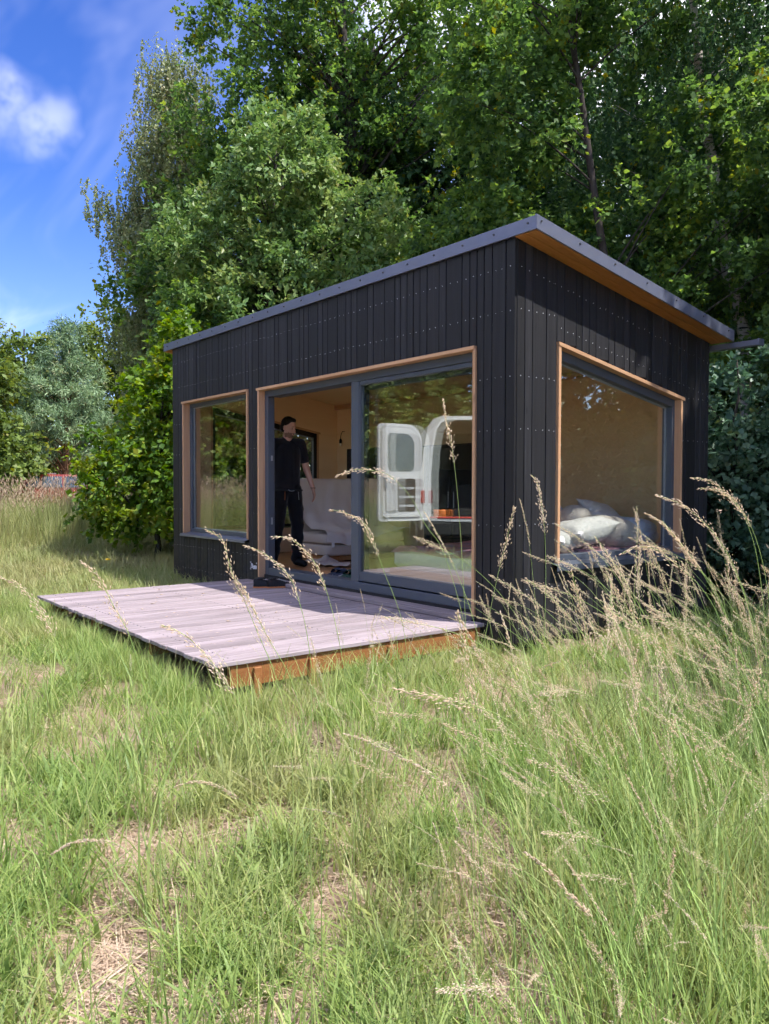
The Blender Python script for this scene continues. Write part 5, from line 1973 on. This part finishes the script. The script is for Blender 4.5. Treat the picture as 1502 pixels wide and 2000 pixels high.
def tuft_objs(prefix, n, fn, mat_):
    out = []
    for k in range(n):
        V, F, ti, tt = fn()
        out.append(template(f'{prefix}_{k:02d}', V, F, [mat_], {'tint': ti, 'tt': tt}))
    return out


c_short = make_coll('short_tufts', tuft_objs('short_tuft', 7, lambda: blades(rs, 26, .075, .05, .19, .0048, .40, .9), M['grass']))
c_mid = make_coll('mid_tufts', tuft_objs('mid_tuft', 6, lambda: blades(rs, 18, .06, .16, .42, .0056, .26, .7, 5), M['grass']))
def weed():
    return blades(rs, 10, .03, .08, .18, .013, .6, .6, 5)


for o_ in tuft_objs('weed_tuft', 2, weed, M['grass']):
    c_short.objects.link(o_)
c_straw = make_coll('straw_tufts', tuft_objs('straw_tuft', 6, lambda: blades(rs, 34, .11, .08, .24, .0026, .2, .2, 3, 1.35), M['straw']))
c_far = make_coll('far_tufts', tuft_objs('far_tuft', 5, lambda: blades(rs, 44, .20, .07, .24, .0085, .35, .7, 3), M['grass_far']))


def tall_far():
    V, F, ti, tt = blades(rs, 46, .22, .45, 1.05, .0075, .14, .42, 4)
    n = 13
    a_ = rs.uniform(0, 6.28, n)
    r = .22 * np.sqrt(rs.uniform(0, 1, n))
    hh = rs.uniform(.75, 1.15, n)
    P0 = np.stack([r * np.cos(a_), r * np.sin(a_), np.zeros(n)], 1)
    tip = P0 + np.stack([rs.normal(-.12, .12, n), rs.normal(-.12, .12, n), hh], 1)
    D = unit(np.stack([rs.normal(-.25, .25, n), rs.normal(-.25, .25, n), np.ones(n)], 1))
    sV, sF, sT = spikes(rs, tip, D, rs.uniform(.10, .20, n), .012)
    # thin stems
    off = np.array([.0022, .0022, 0])
    tV = np.stack([P0 - off, P0 + off, tip], 1).reshape(-1, 3)
    b = np.arange(n) * 3
    tF = np.stack([b, b + 1, b + 2], 1)
    V2 = np.concatenate([V, tV, sV])
    F2 = np.concatenate([F, tF + len(V), sF + len(V) + len(tV)])
    t2 = np.concatenate([ti, np.full(len(tV), .6), sT])
    h2 = np.concatenate([tt, np.full(len(tV), .7), np.ones(len(sV))])
    mi = np.concatenate([np.zeros(len(F) + len(tF)), np.ones(len(sF))])
    return V2, F2, t2, h2, mi


tall = []
for k in range(5):
    V, F, ti, tt, mi = tall_far()
    tall.append(template(f'tall_tuft_{k:02d}', V, F, [M['grass_far'], M['spike_far']], {'tint': ti, 'tt': tt}, mi))
c_tall = make_coll('tall_tufts', tall)

# seeding stalks, leaning towards local +X
st_objs = []
for k in range(14):
    h_ = rs.uniform(.80, 1.25)
    bnd = rs.uniform(.12, .85)
    s = np.linspace(0, 1, 7)
    path = np.stack([.55 * bnd * h_ * s ** 2.3 + .05 * s, rs.normal(0, .012, 7) * s, h_ * (s - .30 * bnd * s ** 3.2)], 1)
    (sV, sF, stt), (hV, hF, ht) = stalk_geo(rs, path, rs.uniform(.13, .27), int(rs.uniform(80, 150)), sl=rs.uniform(.0068, .0100), sw=.0021, loose=rs.choice([.3, .7, 1.0, 1.3]))
    V = np.concatenate([sV, hV])
    F = np.concatenate([sF, hF + len(sV)])
    # a couple of stem leaves
    bV, bF, bt, btt = blades(rs, 4, .02, .25, .55, .0048, .22, .55, 5)
    F = np.concatenate([F, bF + len(V)])
    V = np.concatenate([V, bV])
    st_objs.append(template(f'seed_stalk_{k:02d}', V, F, [M['stem'], M['spike']], {'tint': np.concatenate([np.full(len(sV), rs.uniform(.2, .9)), ht, bt]), 'tt': np.concatenate([stt, np.ones(len(hV)), btt])},
                            np.concatenate([np.zeros(len(sF)), np.ones(len(hF)), np.zeros(len(bF))])))
c_seed = make_coll('seed_stalks', st_objs)


def scatter(name, label, coll, P, rot, scl, n_inst):
    """one object: points with an instance of a random tuft on each"""
    n = len(P)
    me = bpy.data.meshes.new(name)
    me.vertices.add(n)
    me.vertices.foreach_set('co', np.asarray(P, np.float32).ravel())
    for an, typ, arr, key in (('rot', 'FLOAT_VECTOR', rot, 'vector'), ('scl', 'FLOAT', scl, 'value'), ('pick', 'INT', np.random.default_rng(n).integers(0, n_inst, n), 'value')):
        at = me.attributes.new(an, typ, 'POINT')
        at.data.foreach_set(key, np.asarray(arr, np.int32 if typ == 'INT' else np.float32).ravel())
    o = link(name, me)
    tag(o, label, 'grass', kind='stuff')
    ng = bpy.data.node_groups.new(name + '_scatter', 'GeometryNodeTree')
    ng.interface.new_socket('Geometry', in_out='INPUT', socket_type='NodeSocketGeometry')
    ng.interface.new_socket('Geometry', in_out='OUTPUT', socket_type='NodeSocketGeometry')
    N = ng.nodes
    gi, go = N.new('NodeGroupInput'), N.new('NodeGroupOutput')
    ci = N.new('GeometryNodeCollectionInfo')
    ci.inputs['Collection'].default_value = coll
    ci.inputs['Separate Children'].default_value = True
    ci.inputs['Reset Children'].default_value = True
    ip = N.new('GeometryNodeInstanceOnPoints')
    ip.inputs['Pick Instance'].default_value = True

    def attr(nm, typ):
        a_ = N.new('GeometryNodeInputNamedAttribute')
        a_.data_type = typ
        a_.inputs['Name'].default_value = nm
        return a_.outputs['Attribute']
    lk = ng.links.new
    lk(gi.outputs[0], ip.inputs['Points'])
    lk(ci.outputs[0], ip.inputs['Instance'])
    lk(attr('pick', 'INT'), ip.inputs['Instance Index'])
    e2r = N.new('FunctionNodeEulerToRotation')
    lk(attr('rot', 'FLOAT_VECTOR'), e2r.inputs[0])
    lk(e2r.outputs[0], ip.inputs['Rotation'])
    lk(attr('scl', 'FLOAT'), ip.inputs['Scale'])
    lk(ip.outputs[0], go.inputs[0])
    md = o.modifiers.new('scatter', 'NODES')
    md.node_group = ng
    return o


def vnoise(x, y, f, seed):
    r_ = np.random.default_rng(seed)
    out = np.zeros_like(x)
    for k in range(6):
        a_ = r_.uniform(0, 6.28)
        fr_ = f * r_.uniform(.6, 1.6)
        out += np.sin(fr_ * (x * math.cos(a_) + y * math.sin(a_)) + r_.uniform(0, 6.28))
    return out / 6


def keep(P, margin=0.0):
    """False inside cabin, deck, van and in the wood"""
    x, y = P[:, 0], P[:, 1]
    k = ~((x > -6.38 - margin) & (x < .02 + margin) & (y > -.02) & (y < 2.95))
    k &= ~((x > -4.17 - margin) & (x < -.275 + margin * .3) & (y > -2.41 - margin) & (y < .1))
    dx, dy = x - VX, y - VY
    u = dx * -.785 + dy * -.62
    v = dx * .62 + dy * -.785
    k &= ~((u > -.2) & (u < 5.1) & (np.abs(v) < 1.05))
    return k


def fan(n, r0, r1, a0, a1, power=.5, seed=0):
    """points in a fan round the camera spot; angle in units of the right vector per unit forward"""
    r_ = np.random.default_rng(seed)
    t = (r_.uniform(0, 1, n) * (r1 ** (1 / power) - r0 ** (1 / power)) + r0 ** (1 / power)) ** power
    s = r_.uniform(a0, a1, n)
    F2, R2 = np.array([fw.x, fw.y]), np.array([rt.x, rt.y])
    xy = CAM[:2] + t[:, None] * (F2 + s[:, None] * R2)
    return xy, t, s


def lay(xy, dz=0.0):
    return np.column_stack([xy, hgt(xy[:, 0], xy[:, 1]) + dz])


def rots(n, tilt, seed):
    r_ = np.random.default_rng(seed)
    return np.column_stack([r_.normal(0, tilt, n), r_.normal(0, tilt, n), r_.uniform(0, 6.283, n)])


def mow(xy, f, thr, seed, soft=.35):
    """patchy thinning"""
    r_ = np.random.default_rng(seed)
    v = vnoise(xy[:, 0], xy[:, 1], f, seed)
    return r_.uniform(0, 1, len(xy)) < np.clip((v - thr) / soft + .5, .06, 1)


# short green grass near the camera
xy, t, s = fan(13000, .9, 8.5, -.75, .75, .62, 1)
xyb, tb, sb = fan(3600, .8, 3.6, -.75, .75, .55, 101)
xy, t, s = np.concatenate([xy, xyb]), np.concatenate([t, tb]), np.concatenate([s, sb])
k = keep(xy, -.02) & mow(xy, 9.0, .08, 2, .50)
P = lay(xy[k])
scl = np.random.default_rng(3).uniform(.6, 1.35, len(P)) * (1 + .04 * t[k])
shade = sstep(.3, 1.3, P[:, 0]) * sstep(-1.8, .4, P[:, 1])
scatter('meadow_grass', 'short green meadow grass around the cabin and deck', c_short, P, rots(len(P), .18, 4), scl, 9)
# taller green clumps, thicker on the right and along the deck
xy, t, s = fan(4600, 1.0, 8.0, -.75, .75, .6, 5)
dens = .15 + .60 * sstep(.0, .45, s) * sstep(5.5, 2.0, t) + .40 * (vnoise(xy[:, 0], xy[:, 1], 2.2, 9) > .25)
edge = (xy[:, 0] > -4.6) & (xy[:, 0] < .3) & (xy[:, 1] > -3.0) & (xy[:, 1] < -2.3)
dens = np.where(edge, .95, dens)
k = keep(xy, .02) & (np.random.default_rng(6).uniform(0, 1, len(xy)) < dens)
r_ = np.random.default_rng(71)
n_ = 520
e1 = np.column_stack([r_.uniform(-4.4, -.2, n_), -2.43 - np.abs(r_.normal(0, .14, n_))])
e2 = np.column_stack([-.18 + np.abs(r_.normal(0, .22, 190)), r_.uniform(-2.5, -.15, 190)])
e3 = np.column_stack([-4.22 - np.abs(r_.normal(0, .15, 120)), r_.uniform(-2.5, -.1, 120)])
P = lay(np.concatenate([xy[k], e1, e2, e3]))
scl = np.random.default_rng(7).uniform(.55, 1.15, len(P))
scl = np.where((P[:, 0] > -5) & (P[:, 1] > -3.2) & (P[:, 0] < .4), scl * .72, scl)
scatter('meadow_grass', 'taller green meadow grass in loose clumps', c_mid, P, rots(len(P), .15, 8), scl, 6)
# single tall blades and bare stems standing clear of the sward
c_solo = make_coll('solo_tufts', tuft_objs('solo_tuft', 6, lambda: blades(rs, 4, .05, .26, .58, .0060, .2, .7, 6), M['grass']))
xy, t, s = fan(560, 1.1, 5.0, -.75, .75, .6, 61)
k = keep(xy, .1)
P = lay(xy[k])
scatter('meadow_grass', 'single long blades standing clear of the grass', c_solo, P, rots(len(P), .16, 62), np.random.default_rng(63).uniform(.6, 1.1, len(P)), 6)
# straw litter
xy, t, s = fan(14000, .9, 7.5, -.75, .75, .62, 11)
k = keep(xy, .0) & mow(xy, 4.5, -.25, 12, .5)
P = lay(xy[k])
scatter('dry_grass', 'flattened dry straw between the green grass', c_straw, P, rots(len(P), .05, 13), np.random.default_rng(14).uniform(.7, 1.5, len(P)), 6)
# the meadow further out, mown strip and all round
xy, t, s = fan(13000, 7.0, 24, -1.25, .25, .7, 21)
k = keep(xy) & (xy[:, 1] < 3.0) & (xy[:, 0] < .5)
tallz = sstep(-10.6, -12.2, xy[:, 0] + .25 * xy[:, 1]) * sstep(-4.0, -1.5, xy[:, 1])
k &= np.random.default_rng(22).uniform(0, 1, len(xy)) > tallz * .6
P = lay(xy[k])
scatter('meadow_grass', 'yellow-green grass of the meadow beyond the deck', c_far, P, rots(len(P), .15, 23), np.random.default_rng(24).uniform(.55, 1.15, len(P)) * (.55 + .035 * t[k]), 5)
r_ = np.random.default_rng(31)
xy = np.column_stack([r_.uniform(-40, -4, 26000), r_.uniform(-26, 14, 26000)])
dist = np.hypot(xy[:, 0] - CAM[0], xy[:, 1] - CAM[1])
a_ = xy[:, 0] + .25 * xy[:, 1]
bank = sstep(-10.8, -12.0, a_) * (xy[:, 1] > -4.5) * (xy[:, 1] < 9)
south = sstep(-6.2, -8.0, xy[:, 1]) * .8 + sstep(-9.5, -12, xy[:, 0]) * .5
dd = np.clip(np.maximum(bank, south), 0, 1) * np.where(dist > 22, .45, 1.0)
k = keep(xy, .3) & (r_.uniform(0, 1, len(xy)) < dd)
P = lay(xy[k])
scatter('tall_grass', 'tall pinkish seeding grass on the bank beyond the deck', c_tall, P, rots(len(P), .10, 32), r_.uniform(.55, 1.05, len(P)) * np.where(dist[k] > 20, .55, 1.0), 5)
# seeding stalks: a thick stand on the right, single ones elsewhere
wind = math.atan2(-rt.y, -rt.x)
xy1, t1, s1 = fan(470, 1.6, 4.6, .14, .66, .6, 41)
kk = np.random.default_rng(42).uniform(0, 1, len(t1)) < np.clip((s1 - .08) / .30, .12, 1)
xy1 = xy1[kk]
xy4, t4, s4 = fan(60, 1.15, 2.2, .12, .62, .6, 46)
xy2, t2, s2 = fan(46, 2.4, 5.2, -.55, .15, .6, 43)
xy3, t3, s3 = fan(110, 2.0, 4.8, -.05, .35, .6, 44)
xy = np.concatenate([xy1, xy2, xy3, xy4])
big = np.concatenate([np.full(len(xy1), 1.08), np.full(len(xy2), .55), np.full(len(xy3), .72), np.full(len(xy4), .75)])
k = keep(xy, .05)
xy, big = xy[k], big[k]
r_ = np.random.default_rng(45)
rot = np.column_stack([r_.normal(0, .08, len(xy)), r_.normal(.05, .08, len(xy)), wind + r_.normal(0, 1.05, len(xy))])
scatter('seeding_grass', 'stand of tall seeding grass leaning before the cabin end', c_seed, lay(xy), rot, big * r_.uniform(.70, 1.12, len(xy)), 14)

# the stalks that stand out singly in front of cabin and deck
STALKS = [
    [(2.401, -2.987, 1.606), (2.41, -2.98, 1.535), (2.421, -2.969, 1.46), (2.432, -2.961, 1.355), (2.443, -2.954, 1.205), (2.455, -2.949, 1.009), (2.468, -2.944, 0.784), (2.484, -2.937, 0.528), (2.478, -2.925, 0.238), (2.469, -2.908, 0.0)],
    [(2.374, -3.351, 1.381), (2.394, -3.327, 1.394), (2.414, -3.301, 1.399), (2.438, -3.271, 1.395), (2.464, -3.24, 1.382), (2.498, -3.199, 1.329), (2.527, -3.167, 1.25), (2.551, -3.14, 1.202), (2.568, -3.121, 1.14), (2.597, -3.093, 0.996), (2.618, -3.074, 0.833), (2.633, -3.068, 0.6), (2.627, -3.056, 0.27), (2.617, -3.04, 0.0)],
    [(2.449, -3.422, 1.293), (2.465, -3.403, 1.29), (2.481, -3.383, 1.279), (2.503, -3.357, 1.258), (2.522, -3.336, 1.201), (2.54, -3.317, 1.129), (2.555, -3.301, 1.076), (2.572, -3.283, 0.996), (2.586, -3.273, 0.857), (2.6, -3.266, 0.635), (2.593, -3.256, 0.286), (2.583, -3.241, 0.0)],
    [(2.494, -3.69, 1.216), (2.513, -3.667, 1.205), (2.53, -3.647, 1.188), (2.559, -3.613, 1.144), (2.575, -3.596, 1.083), (2.587, -3.584, 1.012), (2.599, -3.575, 0.894), (2.614, -3.566, 0.706), (2.606, -3.557, 0.318), (2.593, -3.544, 0.0)],
    [(2.577, -3.666, 1.241), (2.592, -3.646, 1.239), (2.607, -3.629, 1.23), (2.631, -3.601, 1.193), (2.643, -3.587, 1.16), (2.656, -3.574, 1.11), (2.672, -3.558, 1.022), (2.69, -3.542, 0.884), (2.701, -3.536, 0.724), (2.693, -3.527, 0.326), (2.682, -3.513, 0.0)],
    [(2.53, -3.803, 1.258), (2.55, -3.779, 1.236), (2.561, -3.768, 1.186), (2.571, -3.758, 1.142), (2.586, -3.741, 1.097), (2.605, -3.721, 1.031), (2.632, -3.692, 0.931), (2.657, -3.669, 0.764), (2.649, -3.661, 0.344), (2.636, -3.648, 0.0)],
    [(2.465, -4.048, 1.195), (2.48, -4.029, 1.176), (2.494, -4.014, 1.143), (2.508, -3.998, 1.101), (2.519, -3.986, 1.075), (2.535, -3.969, 1.018), (2.556, -3.948, 0.903), (2.573, -3.935, 0.756), (2.563, -3.928, 0.34), (2.548, -3.918, 0.0)],
    [(2.759, -4.005, 1.103), (2.773, -3.987, 1.096), (2.792, -3.965, 1.078), (2.815, -3.938, 1.041), (2.833, -3.918, 1.005), (2.851, -3.897, 0.959), (2.877, -3.87, 0.868), (2.891, -3.858, 0.758), (2.882, -3.85, 0.341), (2.869, -3.838, 0.0)],
    [(2.569, -3.759, 1.153), (2.582, -3.745, 1.131), (2.595, -3.731, 1.092), (2.616, -3.708, 1.031), (2.631, -3.691, 0.992), (2.649, -3.67, 0.942), (2.669, -3.65, 0.853), (2.683, -3.639, 0.72), (2.674, -3.631, 0.324), (2.662, -3.618, 0.0)],
    [(2.607, -2.906, 1.295), (2.601, -2.914, 1.254), (2.595, -2.925, 1.197), (2.585, -2.941, 1.125), (2.574, -2.96, 1.024), (2.563, -2.979, 0.909), (2.553, -2.998, 0.78), (2.549, -3.013, 0.593), (2.543, -3.001, 0.267), (2.533, -2.985, 0.0)],
    [(2.568, -2.79, 1.39), (2.58, -2.775, 1.363), (2.589, -2.768, 1.303), (2.596, -2.762, 1.235), (2.602, -2.761, 1.1), (2.604, -2.768, 0.904), (2.605, -2.778, 0.679), (2.607, -2.785, 0.499), (2.602, -2.772, 0.224), (2.593, -2.754, 0.0)],
    [(2.917, -2.514, 1.38), (2.943, -2.482, 1.373), (2.966, -2.455, 1.353), (2.999, -2.416, 1.306), (3.02, -2.393, 1.241), (3.037, -2.376, 1.155), (3.053, -2.363, 0.997), (3.067, -2.359, 0.738), (3.076, -2.36, 0.494), (3.072, -2.345, 0.222), (3.067, -2.323, 0.0)],
    [(2.984, -2.592, 1.35), (3.004, -2.567, 1.349), (3.026, -2.54, 1.335), (3.057, -2.503, 1.287), (3.081, -2.478, 1.219), (3.101, -2.458, 1.109), (3.12, -2.443, 0.931), (3.133, -2.439, 0.67), (3.13, -2.425, 0.301), (3.125, -2.403, 0.0)],
    [(3.027, -2.859, 1.333), (3.045, -2.837, 1.323), (3.067, -2.811, 1.308), (3.096, -2.776, 1.271), (3.119, -2.749, 1.231), (3.144, -2.721, 1.169), (3.172, -2.692, 1.057), (3.194, -2.673, 0.896), (3.211, -2.662, 0.673), (3.207, -2.648, 0.303), (3.202, -2.626, 0.0)],
    [(3.182, -3.148, 1.298), (3.2, -3.125, 1.281), (3.217, -3.105, 1.255), (3.238, -3.082, 1.213), (3.255, -3.062, 1.182), (3.276, -3.038, 1.135), (3.299, -3.013, 1.051), (3.324, -2.989, 0.926), (3.345, -2.972, 0.738), (3.341, -2.958, 0.332), (3.335, -2.937, 0.0)],
    [(3.093, -3.103, 1.208), (3.111, -3.08, 1.221), (3.132, -3.054, 1.221), (3.153, -3.028, 1.205), (3.179, -2.998, 1.171), (3.204, -2.968, 1.133), (3.23, -2.939, 1.066), (3.257, -2.911, 0.944), (3.283, -2.889, 0.744), (3.279, -2.875, 0.335), (3.273, -2.854, 0.0)],
    [(3.243, -3.579, 0.744), (3.256, -3.563, 0.73), (3.272, -3.545, 0.708), (3.285, -3.529, 0.684), (3.3, -3.511, 0.661), (3.316, -3.493, 0.631), (3.331, -3.478, 0.58), (3.34, -3.469, 0.521), (3.334, -3.457, 0.234), (3.326, -3.439, 0.0)],
    [(2.313, -3.786, 0.625), (2.333, -3.76, 0.635), (2.353, -3.734, 0.636), (2.377, -3.705, 0.627), (2.401, -3.677, 0.605), (2.429, -3.643, 0.573), (2.454, -3.615, 0.521), (2.471, -3.597, 0.434), (2.463, -3.589, 0.195), (2.45, -3.576, 0.0)],
    [(2.337, -4.079, 0.554), (2.356, -4.054, 0.574), (2.377, -4.028, 0.584), (2.401, -3.997, 0.584), (2.424, -3.969, 0.575), (2.444, -3.946, 0.55), (2.459, -3.93, 0.497), (2.47, -3.92, 0.408), (2.46, -3.913, 0.184), (2.446, -3.903, 0.0)],
    [(2.253, -4.154, 1.154), (2.269, -4.135, 1.145), (2.285, -4.115, 1.127), (2.301, -4.097, 1.096), (2.32, -4.076, 1.052), (2.339, -4.055, 0.985), (2.362, -4.031, 0.874), (2.38, -4.017, 0.719), (2.37, -4.011, 0.323), (2.354, -4.002, 0.0)],
]
SLAB = ['seeding grass stalk, tallest before the fixed pane', 'seeding stalk arching left across the door post', 'seeding stalk drooping towards the sofa below the door post',
        'seeding stalk bent over the trainers, feathery head', 'feathery seeding stalk before the door sill', 'seeding stalk crossing the sill of the small window',
        'brown seeding stalk rising over the far deck edge', 'brown seeding stalk lying across the near deck corner', 'thin brown seeding stalk before the deck shade',
        'upright seeding stalk before the corner boards', 'upright seeding stalk before the side boards, left of the end window', 'arching seeding stalk highest at the right border',
        'second arching seeding stalk just under the highest one', 'pinkish seeding stalk crossing the end window lining', 'thick seeding head crossing the lower corner of the end window',
        'seeding stalk arching flat over the end window sill', 'thick tan seed head low in the right foreground', 'golden drooping seed head low in the left foreground',
        'pale drooping seed head near the left border', 'seeding stalk at the left border beside the deck corner']
rs = np.random.default_rng(9)
for k, pts in enumerate(STALKS):
    path = [np.array(p) for p in reversed(pts)]
    root = empty('grass_stalk', tuple(path[0]))
    tag(root, SLAB[k], 'grass stalk', 'single seeding stalks')
    dense = k in (14, 16, 17, 18)
    (sV, sF, stt), (hV, hF, ht) = stalk_geo(rs, path, .19 if not dense else .17, 125 if not dense else 190, .0015, .0006, .0086, .0022, .95 if not dense else .35)
    link('stem', np_mesh('stem', sV, sF, [M['stem']], {'tint': np.full(len(sV), rs.uniform(.2, .9)), 'tt': np.maximum(stt, .5)}), root)
    link('seed_head', np_mesh('seed_head', hV, hF, [M['spike']], {'tint': ht, 'tt': np.ones(len(hV))}), root)

# one yellow flower behind the deck
fl = empty('dandelion', (-6.9, -.72, float(hgt(-6.9, -.72))))
tag(fl, 'single yellow flower in the grass behind the deck', 'flower')
z0 = float(hgt(-6.9, -.72))
MB().tube([(-6.9, -.72, z0), (-6.89, -.72, z0 + .16), (-6.9, -.73, z0 + .26)], .003, 5).build('stem', M['stem'], fl, True)
MB().ball((-6.9, -.73, z0 + .27), (.035, .035, .014), 12, 6).build('flower_head', M['yellow'], fl, True)

# bits of dry grass and leaf blown onto the deck
rs = np.random.default_rng(123)
n = 110
C = np.column_stack([rs.uniform(DX0 + .05, DX1 - .05, n), -2.35 + 2.25 * rs.beta(1.2, 1.6, n), np.full(n, DZ + .006)])
a_ = rs.uniform(0, 6.28, n)
V, F, ti = spikes(rs, C, np.column_stack([np.cos(a_), np.sin(a_), rs.normal(0, .05, n)]), rs.uniform(.015, .075, n), rs.choice([.003, .004, .014], n, p=[.5, .35, .15]))
V[:, 2] = np.clip(V[:, 2], DZ + .003, DZ + .012)
tag(link('deck_litter', np_mesh('deck_litter', V, F, [M['straw']], {'tint': ti, 'tt': np.ones(len(V))})), 'dry grass bits scattered on the deck boards', 'litter', kind='stuff')
